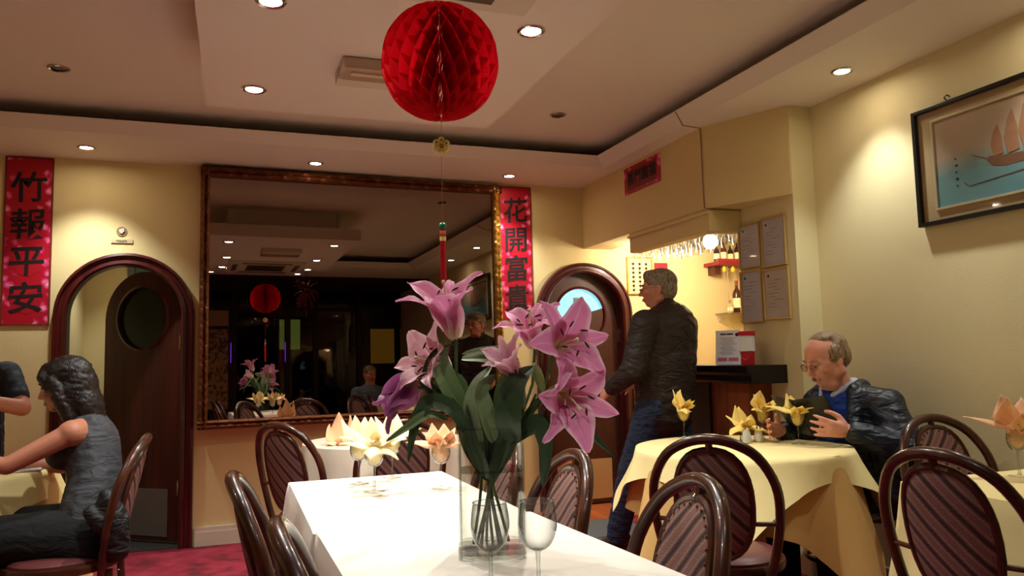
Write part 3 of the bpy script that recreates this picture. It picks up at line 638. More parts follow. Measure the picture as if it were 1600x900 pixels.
drape(rect_outline([(.215, 1.06), (.83, 1.06), (.762, 2.01), (.192, 2.01)]), TZ+.001, M['cloth'], 'tablecloth', 'white cloth on the near half of the long table, under the vase', .27, .3, 6, .008, seed=5)
table('round_table', (.75, 4.13), 'small round table under the mirror', R=.42)
drape(round_outline(.75, 4.13, .425, .66, .3), TZ, M['cloth2'], 'tablecloth', 'pale cloth on the small round table under the mirror', .24, .2, 9, .022, seed=8)
table('round_table', (2.15, 2.96), 'round table before the seated man', R=.46)
drape(round_outline(2.15, 2.96, .462, .70, math.radians(-30), 128), TZ-.003, M['under'], 'tablecloth', 'long golden yellow undercloth with pointed corners on the round table', .27, .30, 7, .034, n=14, seed=12)
drape(round_outline(2.15, 2.96, .470, .575, math.radians(8), 128), TZ, M['ycloth'], 'tablecloth', 'pale yellow overlay cloth on the round table before the seated man', .095, .55, 6, .030, n=12, seed=14, pk=1.35)
table('dining_table', (2.45, 1.5), 'right-hand table by the wall beneath the ship painting', rect=(.46, .40))
drape(rect_outline([(1.98, 1.08), (2.90, 1.08), (2.90, 1.93), (2.0, 1.93)]), TZ, M['ycloth'], 'tablecloth', 'pale yellow cloth on the right-hand table beneath the ship painting', .30, .35, 6, .015, seed=15)
table('round_table', (-1.22, 3.85), 'table at the left edge where the woman sits', R=.46)
drape(round_outline(-1.22, 3.85, .470, .72, math.radians(-62), 128), TZ-.003, M['under'], 'tablecloth', 'golden yellow undercloth with a curling corner on the woman’s table', .26, .5, 7, .03, n=14, seed=21)
drape(round_outline(-1.22, 3.85, .478, .60, math.radians(-20), 128), TZ, M['ycloth'], 'tablecloth', 'pale overlay cloth on the table where the woman sits', .11, .5, 6, .028, n=12, seed=24)

# ================================================================ GLASSES AND NAPKINS
def make_glass(R=.033, H=.158, label='', group=None, bowl=.072, rim=.85):
    t = empty('wine_glass', (0, 0, 0), 0, label, 'glass', group); hb = H-bowl
    MB().lathe([(.034, .0), (.034, .0015), (.012, .004), (.005, .008), (.001, .008)], 28, cap=False).build('foot', M['vase'], t)
    MB().lathe([(.006, .006), (.0042, .014), (.0035, hb*.6), (.0045, hb*.95), (.009, hb+.003)], 12, cap=False).build('stem', M['base_glass'], t)
    pr_ = [(.002, 0), (.35, .02), (.62, .10), (.85, .25), (.97, .42), (1, .55), (.96, .75), (.9, .9), (rim, 1.0)]
    pts = crom([(R*a, hb+bowl*b_, 0) for a, b_ in pr_], 3)
    MB().lathe([(p.x, p.y) for p in pts], 32, cap=False).build('bowl', M['glass'], t)
    MB().tube([(R*rim*math.cos(a), R*rim*math.sin(a), H) for a in [2*PI*k/32 for k in range(32)]], .0008, 5, closed=True).build('rim', M['base_glass'], t)
    return t
g0 = make_glass(.036, .16, 'empty wine glass in front of the vase, left of the pair', 'empty wine glasses before the vase', bowl=.088, rim=.86); g0.location = (.437, 1.36, TZ+.002)
g1 = copy_tree(g0); g1.location = (.520, 1.335, TZ+.002); g1['label'] = 'empty wine glass in front of the vase, right of the pair'
gn = None
def petal(b, base, az, L, W, e0, e1, crease=.25, twist=0, curl=0, n=8, tip=.02, seed=0):
    """pointed cloth or leaf blade; base point, azimuth, elevation angles in radians along its length"""
    P = []; pos = Vector(base); m_ = 7
    for i in range(n+1):
        t = i/n; e = e0+(e1-e0)*t**1.15; a = az+curl*t
        d = Vector((math.cos(a)*math.cos(e), math.sin(a)*math.cos(e), math.sin(e)))
        if i: pos = pos+d*(L/n)
        s_ = Vector((-math.sin(a), math.cos(a), 0)); nrm = s_.cross(d).normalized()
        tw = twist*t; s2 = s_*math.cos(tw)+nrm*math.sin(tw); n2 = nrm*math.cos(tw)-s_*math.sin(tw)
        wd = W*min(1, .5+.5*t/.32)*max(tip, 1-max(0, (t-.32)/.68))**.85
        row = []
        for j in range(m_):
            q = (j/(m_-1)-.5)*2
            row.append(pos+s2*(q*wd)+n2*(crease*wd*(abs(q)**1.3)+.04*W*math.sin(3*PI*t+q*4+seed)))
        P.append(row)
    b.grid(P)
def napkin(loc, mt, petals, label, group='folded napkins standing in glasses', depth=.062, r=.03, name='folded_napkin'):
    t = empty(name, loc, 0, label, 'napkin', group)
    b = MB(); N = 20; rows = []
    for f, z in ((.15, -depth), (.55, -depth*.85), (.85, -depth*.5), (.92, -.01), (1.0, .012), (.8, .02), (.3, .012)):
        rows.append([Vector((r*f*(1+.16*math.sin(5*a+z*60)+.07*math.sin(9*a))*math.cos(a), r*f*(1+.16*math.sin(5*a+z*60))*math.sin(a), z+(.006*math.sin(4*a) if z > -.02 else 0))) for a in [2*PI*k/N for k in range(N)]])
    b.rings(rows).build('gathered_base', mt, t, ang=30)
    for k, (az, L, W, e0, e1, *o) in enumerate(petals):
        b = MB(); petal(b, (.012*math.cos(math.radians(az)), .012*math.sin(math.radians(az)), o[0] if o else 0), math.radians(az), L, W, math.radians(e0), math.radians(e1), .5, o[1] if len(o) > 1 else .2, seed=k)
        b.build('folded_point', mt, t, solid=.0016, ang=60)
    return t
def glass_with_napkin(x, y, z, mt, petals, nl, gl, H=.15):
    global gn
    if gn is None: gn = make_glass(.031, H, gl, 'stemmed glasses holding napkins', bowl=.07, rim=.9); g = gn
    else: g = copy_tree(gn); g['label'] = gl
    g.location = (x, y, z+.003); napkin((x, y, z+.003+H-.004), mt, petals, nl); return g
S1 = [(200, .115, .034, 25, -5), (255, .11, .036, 10, -40), (310, .10, .036, 5, -50), (20, .11, .035, 25, -10), (90, .10, .036, 70, 55), (140, .10, .034, 50, 20), (60, .09, .034, 60, 30), (270, .05, .02, 70, 20, .02), (330, .08, .03, 40, 0)]
S2 = [(0, .10, .036, 30, 0), (60, .09, .036, 70, 50), (150, .09, .036, 70, 40), (220, .09, .034, 40, -10), (290, .09, .034, 30, -30), (100, .09, .03, 85, 60)]
S3 = [(180, .105, .036, 20, -8), (240, .06, .036, 60, 30), (300, .06, .036, 55, 40), (0, .06, .04, 60, 45), (60, .065, .036, 75, 60), (120, .07, .036, 70, 60), (330, .07, .04, 20, -20)]
S4 = [(150, 0.1, 0.039, 80, 60), (200, 0.094, 0.042, 75, 100), (250, 0.088, 0.039, 20, -50), (20, 0.088, 0.031, 30, -20, 0, 0.6), (90, 0.088, 0.039, 80, 60), (320, 0.062, 0.034, 60, 20), (270, 0.075, 0.039, 60, 20)]
S5 = [(200, 0.125, 0.039, 20, -55), (150, 0.088, 0.039, 50, 20), (330, 0.125, 0.042, 10, -50), (90, 0.094, 0.046, 85, 60), (30, 0.088, 0.039, 60, 10), (260, 0.088, 0.039, 60, 0), (120, 0.1, 0.039, 70, 75)]
S6 = [(10, 0.119, 0.036, 40, 10, 0, 0.5), (160, 0.075, 0.044, 80, 60), (220, 0.075, 0.039, 80, 40), (90, 0.088, 0.046, 85, 95), (270, 0.062, 0.039, 60, 10), (310, 0.075, 0.039, 30, -30), (190, 0.062, 0.039, 30, -30)]
S7 = [(165, 0.144, 0.039, 25, 0), (345, 0.15, 0.044, 30, -5), (90, 0.075, 0.047, 80, 60), (250, 0.075, 0.042, 55, -10), (300, 0.088, 0.044, 40, -5), (120, 0.088, 0.039, 75, 60), (60, 0.062, 0.039, 60, 20)]
glass_with_napkin(.422, 2.52, TZ, M['napk2'], S1, 'big star-shaped yellow napkin in a glass, front left on the long table', 'stemmed glass under the big star-shaped yellow napkin')
glass_with_napkin(.53, 2.78, TZ, M['napk2'], S2, 'cream napkin in a glass behind the star-shaped yellow one', 'stemmed glass farthest back on the long table')
glass_with_napkin(.634, 2.48, TZ, M['napk3'], S3, 'peach cream napkin in a glass just left of the vase', 'stemmed glass just left of the vase under the peach napkin')
glass_with_napkin(.40, 2.70, TZ, M['napk2'], S2[::-1], 'pale napkin in a glass hidden behind the star-shaped one', 'stemmed glass directly behind the star-shaped napkin')
glass_with_napkin(2.12, 3.38, TZ, M['napk'], S4, 'yellow napkin in a glass before the standing man, leftmost on the round table', 'stemmed glass before the standing man')
glass_with_napkin(2.385, 3.10, TZ, M['napk'], S6, 'yellow napkin in a glass behind the salt and pepper, with one point raised right', 'stemmed glass behind the salt and pepper')
glass_with_napkin(2.40, 2.875, TZ, M['napk'], S7, 'yellow napkin with two wide wings in the glass before the seated man', 'stemmed glass before the seated man')
glass_with_napkin(2.385, 1.82, TZ, M['napk3'], [(150, .15, .03, 25, 5), (200, .11, .05, 70, 60), (250, .11, .05, 60, 20), (20, .11, .05, 70, 50), (90, .11, .05, 80, 70), (300, .11, .05, 20, -50)], 'big pale orange napkin in a glass at the right edge of the photo', 'stemmed glass on the right-hand table', H=.16)
napkin((2.27, 3.09, TZ+.075), M['napk'], S5, 'yellow napkin in the small cut-glass vase beside the salt and pepper', depth=.05, r=.022)
t = empty('bud_vase', (2.27, 3.09, TZ+.003), 0, 'small cut-glass holder under a yellow napkin on the round table', 'vase')
MB().lathe([(.024, 0), (.026, .004), (.022, .03), (.018, .05), (.028, .078)], 10, cap=False).build('body', M['base_glass'], t, smooth=False); MB().lathe([(.001, 0), (.024, 0), (.024, .006), (.001, .006)], 10).build('base', M['base_glass'], t, smooth=False)
for (x, y, l, c) in ((2.315, 3.05, 'white pepper shaker at the middle of the round table, the right one', (222, 218, 208)), (2.235, 3.03, 'clear salt shaker at the middle of the round table, the left one', (200, 200, 196))):
    t = empty('shaker', (x, y, TZ+.003), 0, l, 'shaker', 'salt and pepper'); MB().lathe([(.001, 0), (.02, 0), (.022, .004), (.017, .05), (.015, .056)], 16).build('body', mat('shaker_body', c, .25), t); MB().lathe([(.016, .055), (.0165, .062), (.009, .07), (.001, .071)], 16).build('cap', M['chrome'], t)
# the loose napkin on the small round table
t = empty('folded_napkin', (.50, 4.02, TZ+.002), .2, 'peach folded napkin standing on the small round table under the mirror', 'napkin')
for k, (az, L, W, e0, e1) in enumerate(((80, .15, .05, 75, 95), (20, .14, .05, 60, 80), (140, .10, .045, 55, 80), (200, .07, .04, 20, -10), (340, .08, .045, 20, 60), (270, .07, .04, 15, 60))):
    b = MB(); petal(b, (.02*math.cos(math.radians(az)), .02*math.sin(math.radians(az)), .012), math.radians(az), L, W, math.radians(e0), math.radians(e1), .5, .3, seed=k); b.build('folded_point', M['napk3'], t, solid=.002, ang=60)
# menus and papers on the left table
t = empty('menu_card', (-.98, 3.78, TZ+.004), .25, 'open white menu lying before the woman', 'menu'); MB().box(-.2, .0, -.14, .14, 0, .004, .001).box(.003, .2, -.14, .14, 0, .005, .001).build('pages', M['paper'], t, smooth=False)
writing_m = MB()
for k in range(9): writing_m.box(-.17, -.04+.02*(k % 3), -.11+k*.025, -.107+k*.025, .0052, .0056).box(.03, .16-.02*(k % 2), -.11+k*.025, -.107+k*.025, .0052, .0056)
writing_m.build('print', faint, t, smooth=False)
# ================================================================ LANTERN ORNAMENT
def paper_red():
    m = bpy.data.materials.new('red_tissue'); m.use_nodes = True; nt = m.node_tree; b = nt.nodes['Principled BSDF']; b.inputs['Base Color'].default_value = lin((214, 10, 32))+(1,); b.inputs['Roughness'].default_value = .6
    tr = nt.nodes.new('ShaderNodeBsdfTranslucent'); tr.inputs['Color'].default_value = lin((240, 14, 36))+(1,); ms = nt.nodes.new('ShaderNodeMixShader'); ms.inputs[0].default_value = .5
    nt.links.new(b.outputs[0], ms.inputs[1]); nt.links.new(tr.outputs[0], ms.inputs[2]); nt.links.new(ms.outputs[0], nt.nodes['Material Output'].inputs[0]); return m
LX, LY, LZ = .533, 2.03, 2.01
t = empty('honeycomb_lantern', (LX, LY, LZ), 0, 'round red honeycomb paper lantern hanging from the ceiling panel', 'lantern')
def honey():
    b = MB(); NS = 46; NL = 44; RX, RZ = .160, .159; per = 5.5
    for s in range(NS):
        a0 = 2*PI*s/NS; sg = 1 if s % 2 else -1; P = []
        for i in range(NL+1):
            ph = PI*(i/NL); lat = ph
            tri = abs(((i/NL*per) % 1)*2-1)*2-1
            a = a0+sg*tri*(PI/NS)*.96
            R = RX*math.sin(ph)**.86+.004; z = RZ*math.cos(ph)
            if ph < .22 or ph > PI-.22: R = max(R, .040*math.sin(min(ph, PI-ph)/.22*PI/2)**.5+.004); 
            R *= 1+.006*math.cos(i/NL*per*2*PI)
            row = [Vector((r_*math.cos(a), r_*math.sin(a), z*(1-.0*(R-r_)))) for r_ in (R*.35+.002, R*.7, R)]
            P.append(row)
        b.grid(P)
    return b
honey().build('paper_honeycomb', paper_red(), t, smooth=False)
MB().tube([(0, 0, .16), (0, 0, ZP-LZ)], .0008, 5).build('top_string', mat('thin_string', (120, 90, 70), .6), t)
t2 = empty('gold_flower_charm', (LX, LY, 1.771), 0, 'gold coin flower charm hanging on the string beneath the red lantern', 'ornament')
gm = mat('bright_gold', (240, 208, 110), .35, metal=.15); RM = Matrix.Rotation(PI/2, 4, 'X') 
for k in range(6):
    a = PI/6+k*PI/3; MB().lathe([(.003, -.002), (.0098, -.002), (.0098, .002), (.003, .002)], 14, Matrix.Translation((.0165*math.cos(a), 0, .0165*math.sin(a))) @ RM, cap=False).build('coin_petal', gm, t2)
MB().lathe([(.0, -.003), (.009, -.0035), (.010, .0), (.0, .0035)], 12, RM).build('centre', M['gold'], t2)
MB().tube([(0, 0, .03), (0, 0, .078)], .0006, 5).tube([(0, 0, -.03), (0, 0, -.21)], .0006, 5).build('string', mat('orange_string', (150, 80, 50), .6), t2)
t3 = empty('red_tassel', (LX, LY, 1.545), 0, 'long red tassel with a green bead hanging before the mirror', 'tassel')
MB().ball((0, 0, .0), .0105, 16, 10).build('bead', mat('jade_bead', (30, 120, 80), .25), t3)
for z in (-.021, -.036): MB().lathe([(.001, z-.006), (.0085, z-.006), (.0085, z+.006), (.001, z+.006)], 14).build('gold_band', gm, t3)
MB().lathe([(.001, -.012), (.0085, -.013), (.0088, -.028), (.001, -.028)], 12).build('cap', M['red'], t3)
b = MB()
for k in range(26):
    a = k*2.4; r = .0078*math.sqrt(k/26); b.tube([(r*math.cos(a), r*math.sin(a), -.04), (r*1.05*math.cos(a), r*1.05*math.sin(a), -.12), (r*.9*math.cos(a)+.002, r*.9*math.sin(a), -.235)], .0014, 4)
s = b.build('thread', mat('tassel_red', (196, 14, 34), .7), t3); s['kind'] = 'stuff'
# dark red hanging cluster over the front of the room, seen in the mirror
t = empty('hanging_cluster', (1.17, .75, 2.28), 0, 'dark red hanging firecracker ornament seen only in the mirror', 'ornament')
b = MB(); r_ = random.Random(3)
for k in range(46):
    a = r_.uniform(0, 6.28); z = r_.uniform(-.17, .14); R = .11*math.cos(z*5)+.02; d = Vector((math.cos(a)*R, math.sin(a)*R, z)); e = d*1.25+Vector((0, 0, -.03)); b.tube([d*.4, d, e], .008, 6)
b.build('firecracker', mat('dull_red', (120, 30, 32), .6), t)['kind'] = 'stuff'
MB().tube([(0, 0, -.2), (0, 0, .24)], .002, 5).build('string', M['ink'], t); MB().tube([(0, 0, -.2), (0, 0, -.36)], .006, 6).build('tail', mat('dull_red2', (120, 30, 32), .6), t)

# ================================================================ VASE OF LILIES
VD = 1.68; vx, vy = .527, 1.63
t = empty('glass_vase', (vx, vy, TZ+.003), .33*-1+.05, 'tall square glass vase of lilies on the long table', 'vase')
def sqr(w, z, c=.012):
    p = []
    for sx, sy in ((1, 1), (-1, 1), (-1, -1), (1, -1)):
        q = [(w-c, w), (w, w-c)] if sx*sy < 0 else [(w, w-c), (w-c, w)]
        p += [Vector((sx*a, sy*b_, z)) for a, b_ in q]
    return p
MB().rings([sqr(.0715, z) for z in (0.012, .1, .2, .272)], cap=False).build('outer_wall', M['vase'], t, ang=20)
MB().rings([sqr(.066, z) for z in (0.018, .1, .2, .272)], cap=False).build('inner_wall', M['vase'], t, ang=20)
MB().rings([sqr(.0715, 0), sqr(.0715, .010)]).build('base', M['vase'], t, ang=20)
MB().rings([sqr(.072, .270), sqr(.072, .274), sqr(.0655, .274), sqr(.0655, .270)], closed=True).build('rim', M['base_glass'], t, ang=20)
for k in range(4):
    a = PI/4+k*PI/2; q = .0685*1.36; MB().tube([(q*math.cos(a), q*math.sin(a), .003), (q*math.cos(a), q*math.sin(a), .272)], .0022, 6).build('corner', M['base_glass'], t)
wm = thin_glass('water', (.97, .98, .96), (.94, .96, .93), .3)
MB().rings([sqr(.064, .019), sqr(.064, .178)]).build('water', wm, t, ang=20)

def tepal_mat(name, c_mid, c_edge, c_throat):
    def f(nt, b):
        at_ = nt.nodes.new('ShaderNodeAttribute'); at_.attribute_name = 'tu'; sp = nt.nodes.new('ShaderNodeSeparateColor'); L = nt.links.new; L(at_.outputs['Color'], sp.inputs[0])
        r1 = ramp(nt, [(0, c_throat), (.28, c_mid), (1, c_mid)]); L(sp.outputs[0], r1.inputs[0])
        r2 = ramp(nt, [(0, (150, 150, 150)), (.12, (0, 0, 0)), (.62, (0, 0, 0)), (1, (230, 230, 230))]); L(sp.outputs[1], r2.inputs[0])
        mx = nt.nodes.new('ShaderNodeMix'); mx.data_type = 'RGBA'; L(r2.outputs[0], mx.inputs[0]); L(r1.outputs[0], mx.inputs[6]); mx.inputs[7].default_value = lin(c_edge)+(1,)
        L(mx.outputs[2], b.inputs['Base Color']); tr = nt.nodes.new('ShaderNodeBsdfTranslucent'); L(mx.outputs[2], tr.inputs[0]); ms = nt.nodes.new('ShaderNodeMixShader'); ms.inputs[0].default_value = .3
        L(b.outputs[0], ms.inputs[1]); L(tr.outputs[0], ms.inputs[2]); L(ms.outputs[0], nt.nodes['Material Output'].inputs[0])
        tc = nt.nodes.new('ShaderNodeTexCoord')
    return nodes_mat(name, f, .5)
PINK = tepal_mat('pink_lily', (228, 136, 182), (252, 218, 232), (244, 238, 190)); PALE = tepal_mat('pale_lily', (230, 172, 188), (250, 222, 226), (250, 236, 200)); PURP = tepal_mat('wilted_lily', (150, 66, 122), (190, 116, 160), (220, 190, 150))
STEM = mat('stem_green', (70, 92, 46), .5); LEAF3 = mat('pale_lily_leaf', (150, 166, 130), .4, var=.2, vscale=14); LEAF = mat('lily_leaf', (112, 136, 90), .42, var=.3, vscale=18, spec=.5); DLEAF = mat('dark_lily_leaf', (60, 82, 54), .42, var=.25, vscale=18); ANTH = mat('anther', (72, 24, 20), .9); FIL = mat('filament', (214, 206, 150), .5)
def blade(name, mt, par, C, W, fold, n2=9, wave=0, shape=None, colour=True, nrm0=None, solid=0):
    """C: centre line points, W: half width per point, fold: V fold"""
    L = len(C); P = []; tu = []; pn = nrm0
    for i in range(L):
        t_ = (C[min(i+1, L-1)]-C[max(i-1, 0)]).normalized()
        pn = (pn-t_*pn.dot(t_)).normalized(); s_ = t_.cross(pn)
        row = []
        for j in range(n2):
            q = (j/(n2-1)-.5)*2
            row.append(C[i]+s_*(q*W[i])+pn*(fold*W[i]*abs(q)**1.4+wave*math.sin(i*1.15+q*1.5+L)*abs(q)**2+(-.0018 if abs(q) < .2 and fold > 0 else 0)))
            tu.append((i/(L-1), abs(q)))
        P.append(row)
    b = MB(); b.grid(P); o = b.build(name, mt, par, solid=solid)
    if colour:
        ca = o.data.color_attributes.new('tu', 'FLOAT_COLOR', 'POINT')
        for k, (a, q) in enumerate(tu): ca.data[k].color = (a, q, 0, 1)
    return o
def lily(label, base, axis, L, mt, a0, a1, stem, roll=0, W=.027, leaves=(), stamen=True, droop=0, var=.15, seed=0, flat6=1.0, lens=None):
    r = random.Random(seed); base = Vector(base); ax = Vector(axis).normalized(); t = empty('lily', base, 0, label, 'lily', 'lilies in the square vase')
    loc = lambda p: Vector(p)-base
    u = ax.orthogonal().normalized(); v = ax.cross(u)
    for k in range(6):
        inner = k % 2; ang = roll+k*PI/3; d = u*math.cos(ang)+v*math.sin(ang)
        Lk = L*(1+r.uniform(-var, var)*.6)*(lens[k] if lens else 1); e0 = a0*(.9 if inner else 1.05); e1 = a1*(1+r.uniform(-var, var)); n = 16; C = []; p = ax*.002+d*.003
        dr = d
        for i in range(n+1):
            s_ = i/n; e = e0+(e1-e0)*max(0, s_-.12)**1.5
            dirn = ax*math.cos(e)+d*math.sin(e)
            if i: p = p+dirn*(Lk/n)+Vector((0, 0, -droop*s_*Lk/n))
            C.append(p.copy())
        Wd = [(W*(1.15 if inner else .72))*(math.sin(PI*(.06+.94*s_)**.85)**.8 if s_ < .99 else .03)+.0012 for s_ in [i/n for i in range(n+1)]]
        blade('tepal', mt, t, C, Wd, .32, 9, .0035, nrm0=-d)
    if stamen:
        for k in range(6):
            ang = roll+.5+k*PI/3; d = u*math.cos(ang)+v*math.sin(ang); Ls = L*.62
            pts = crom([Vector((0, 0, 0)), ax*Ls*.5+d*Ls*.10, ax*Ls+d*Ls*.36], 4)
            f = MB().tube(pts, .0011, 5).build('filament', FIL, t); tip = pts[-1]
            MB().ball((0, 0, 0), (.0022, .0022, .009), 8, 6, (d.cross(ax)*.6+ax*.2+d*.7).to_track_quat('Z', 'Y').to_matrix()).xf(Matrix.Translation(tip)).build('anther', ANTH, f)
        MB().tube(crom([Vector((0, 0, 0)), ax*L*.4, ax*L*.78+u*.012], 4), .0018, 6).ball(ax*L*.78+u*.012, .0045, 8, 6).build('pistil', FIL, t)
    sp = crom([loc(V(*q)) for q in stem], 6); MB().tube(sp+[Vector((0, 0, 0))], [.0035]*len(sp)+[.004], 8).build('stem', STEM, t)
    for (pts, wpx, dk, tilt) in leaves:
        Cc = crom([loc(V(*q)) for q in pts], 5); n = len(Cc); w_ = wpx/2*VD/FPX
        Wd = [w_*(math.sin(PI*(.05+.95*(i/(n-1))**.8))**.75 if i < n-1 else .02)+.0006 for i in range(n)]
        blade('leaf', (LEAF, DLEAF, LEAF3)[dk], t, Cc, Wd, .25, 7, .001, colour=False, nrm0=(-CF+CU*tilt[0]+CR*tilt[1]).normalized())
    return t
def A(r_, u_, c_): return CR*r_+CU*u_-CF*c_
D = VD
bot = lambda x, y, d: (x, y, D+d)
lily('tall upright pink lily at the upper left of the bunch', V(712, 530, D-.02), A(-.22, .92, .30), .165, PINK, .20, 1.75, [bot(795, 845, .03), bot(765, 745, .0), bot(722, 655, -.01), bot(713, 590, -.02)], roll=.3, seed=1, W=.030,
     leaves=[([(752, 690, D-.03), (738, 640, D-.05), (748, 600, D-.04), (768, 572, D-.02)], 28, 2, (.3, -.7)), ([(725, 640, D-.02), (700, 600, D-.04), (688, 565, D-.03), (695, 532, D-.01)], 34, 0, (.2, .5)),
             ([(726, 675, D-.05), (708, 640, D-.06), (672, 628, D-.06), (650, 660, D-.07), (638, 722, D-.08)], 24, 1, (.9, .2))], lens=(1, 1, 1.05, 1.1, 1, .95))
lily('pale pink lily facing left behind the tall one', V(702, 580, D+.02), A(-.70, .45, .6), .128, PALE, .34, 1.8, [bot(780, 850, .02), bot(760, 745, .02), bot(728, 660, .02), bot(712, 610, .02)], roll=.1, seed=2, W=.031,
     leaves=[([(735, 640, D), (690, 617, D-.03), (663, 585, D-.04), (680, 548, D-.04), (718, 536, D-.03)], 9, 1, (.3, .8)), ([(700, 655, D-.05), (668, 648, D-.07), (636, 668, D-.08), (603, 690, D-.08)], 14, 0, (.9, 0))])
lily('wilted purple lily drooping at the far left', V(654, 592, D+.0), A(-.80, -.50, .25), .100, PURP, .12, .9, [bot(740, 850, -.02), bot(752, 745, .0), bot(735, 665, .0), bot(700, 625, .0), bot(672, 600, .0)], roll=.8, seed=3, W=.034, droop=.55, stamen=False,
     leaves=[([(730, 660, D-.04), (702, 628, D-.04), (665, 606, D-.02), (640, 596, D)], 16, 1, (.9, -.3)), ([(735, 680, D), (720, 600, D-.01), (690, 598, D), (655, 640, D-.0), (632, 668, D-.01)], 20, 0, (.5, .3))])
MB  # ---
lily('small half-open pale lily low in the middle of the bunch', V(808, 592, D-.03), A(-.42, .80, .45), .105, PALE, .24, 1.3, [bot(770, 850, .02), bot(764, 745, .0), bot(790, 665, -.01), bot(806, 625, -.03)], roll=.4, seed=4, W=.020,
     leaves=[([(772, 690, D-.05), (760, 650, D-.07), (752, 610, D-.06), (775, 585, D-.04)], 30, 0, (.1, .8)), ([(722, 560, D), (770, 562, D-.03), (800, 590, D-.05), (812, 625, D-.05)], 20, 2, (.9, 0))], stamen=False)
lily('pink lily behind at the upper right of the bunch', V(836, 545, D+.03), A(-.2, .9, .35), .115, PINK, .25, 1.9, [bot(760, 850, .03), bot(768, 745, .02), bot(810, 660, .02), bot(832, 600, .03)], roll=.0, seed=5, W=.026,
     leaves=[([(803, 690, D-.04), (795, 650, D-.07), (806, 600, D-.06), (833, 572, D-.04)], 40, 1, (.1, -.3)), ([(800, 680, D), (830, 640, D-.01), (858, 612, D-.02), (878, 598, D-.02)], 12, 0, (.5, .4))])
lily('large open pink lily at the upper right with a long pale pistil', V(866, 545, D-.04), A(.42, .30, .80), .138, PINK, .45, 2.0, [bot(752, 850, -.02), bot(770, 745, -.02), bot(822, 665, -.02), bot(852, 600, -.02)], roll=.35, seed=6, W=.031,
     leaves=[([(800, 690, D-.01), (840, 662, D-.05), (855, 700, D-.07), (848, 762, D-.07)], 30, 1, (.5, -.3)), ([(820, 640, D), (800, 560, D-.02), (760, 548, D-.02), (722, 553, D-.02)], 16, 2, (1.2, .2))])
lily('large open pink lily at the lower right, petals curling down', V(872, 612, D-.06), A(.42, -.12, .88), .136, PINK, .5, 2.0, [bot(745, 850, .0), bot(774, 745, .02), bot(815, 680, .0), bot(850, 640, -.03)], roll=.0, seed=7, W=.032, droop=.12,
     leaves=[([(815, 672, D), (860, 660, D-.04), (912, 672, D-.04), (960, 714, D-.03)], 20, 1, (.8, .0)), ([(800, 690, D-.0), (780, 640, D), (788, 590, D), (810, 560, D)], 26, 0, (.2, .7))])
b = empty('lily', V(842, 590, D-.02), 0, 'closed green lily bud between the two open lilies at the right', 'lily')
MB().ball((0, 0, 0), (.011, .011, .034), 12, 10).xf(Matrix.Rotation(-.3, 4, CF)).build('bud', mat('green_bud', (128, 146, 84), .5), b)
MB().tube(crom([V(x, y, D+d_)-V(842, 590, D-.02) for x, y, d_ in ((785, 850, .01), (768, 745, .01), (812, 670, 0), (838, 615, -.02))], 6), .0032, 7).build('stem', STEM, b)
# foliage crammed into the neck of the vase
r = random.Random(5)
g = empty('cut_foliage', V(760, 700, D), 0, 'mass of dark green leaves pressed inside the neck of the glass vase', 'foliage'); o0 = V(760, 700, D)
for k in range(26):
    x = r.uniform(726, 802); dx = (x-764)*.45; d0 = D+r.uniform(-.045, .045)
    pts = [(764+dx*.5+r.uniform(-6, 6), 752-r.uniform(0, 16), D+(d0-D)*.6), (764+dx+r.uniform(-6, 6), 725, d0), (x, 690, d0), (x+(x-764)*.5, 650-r.uniform(0, 30), d0+r.uniform(-.02, .02))]
    Cc = crom([V(*q)-o0 for q in pts], 4); n = len(Cc); w_ = r.uniform(.008, .013); Wd = [w_*(math.sin(PI*(.05+.95*i/(n-1)))**.7 if i < n-1 else .02)+.0006 for i in range(n)]
    blade('leaf', DLEAF if r.random() < .6 else LEAF, g, Cc, Wd, .25, 5, .001, colour=False, nrm0=(-CF+CR*r.uniform(-.8, .8)).normalized())

# ================================================================ BAR
c = empty('bar_counter', (0, 0, 0), 0, 'bar counter with a black moulded top and orange wood panel', 'bar counter')
pf = [(2.575, 1.105), (2.838, 1.105), (2.838, 1.005), (2.615, 1.005), (2.60, 1.02), (2.60, 1.05), (2.588, 1.065), (2.575, 1.07)]
MB().prism(pf, 3.46, 4.45, 'y').build('worktop', M['black'], c, smooth=False)
pe = [(3.465, 1.105), (3.5, 1.105), (3.5, 1.02), (3.49, 1.02), (3.478, 1.05), (3.478, 1.068)]
MB().box(2.68, 2.838, 3.60, 3.95, 0, 1.005).build('wood_panel', M['barwood'], c, smooth=False)
MB().box(2.66, 2.838, 3.95, 4.42, 0, 1.005).build('dark_panel', mat('dark_bar_panel', (44, 24, 18), .5), c, smooth=False)
v_ = empty('heater_grille', (2.52, 4.02, 0), 0, 'grey slatted heater on the floor before the bar counter', 'heater')
MB().box(-.02, .12, -.28, .22, .0, .62, .01).build('casing', mat('heater_grey', (96, 92, 82), .5), v_, smooth=False)
for k in range(12): MB().box(-.026, -.018, -.25, .19, .08+k*.042, .1+k*.042).build('slat', mat('heater_slat', (70, 66, 58), .5), v_, smooth=False)
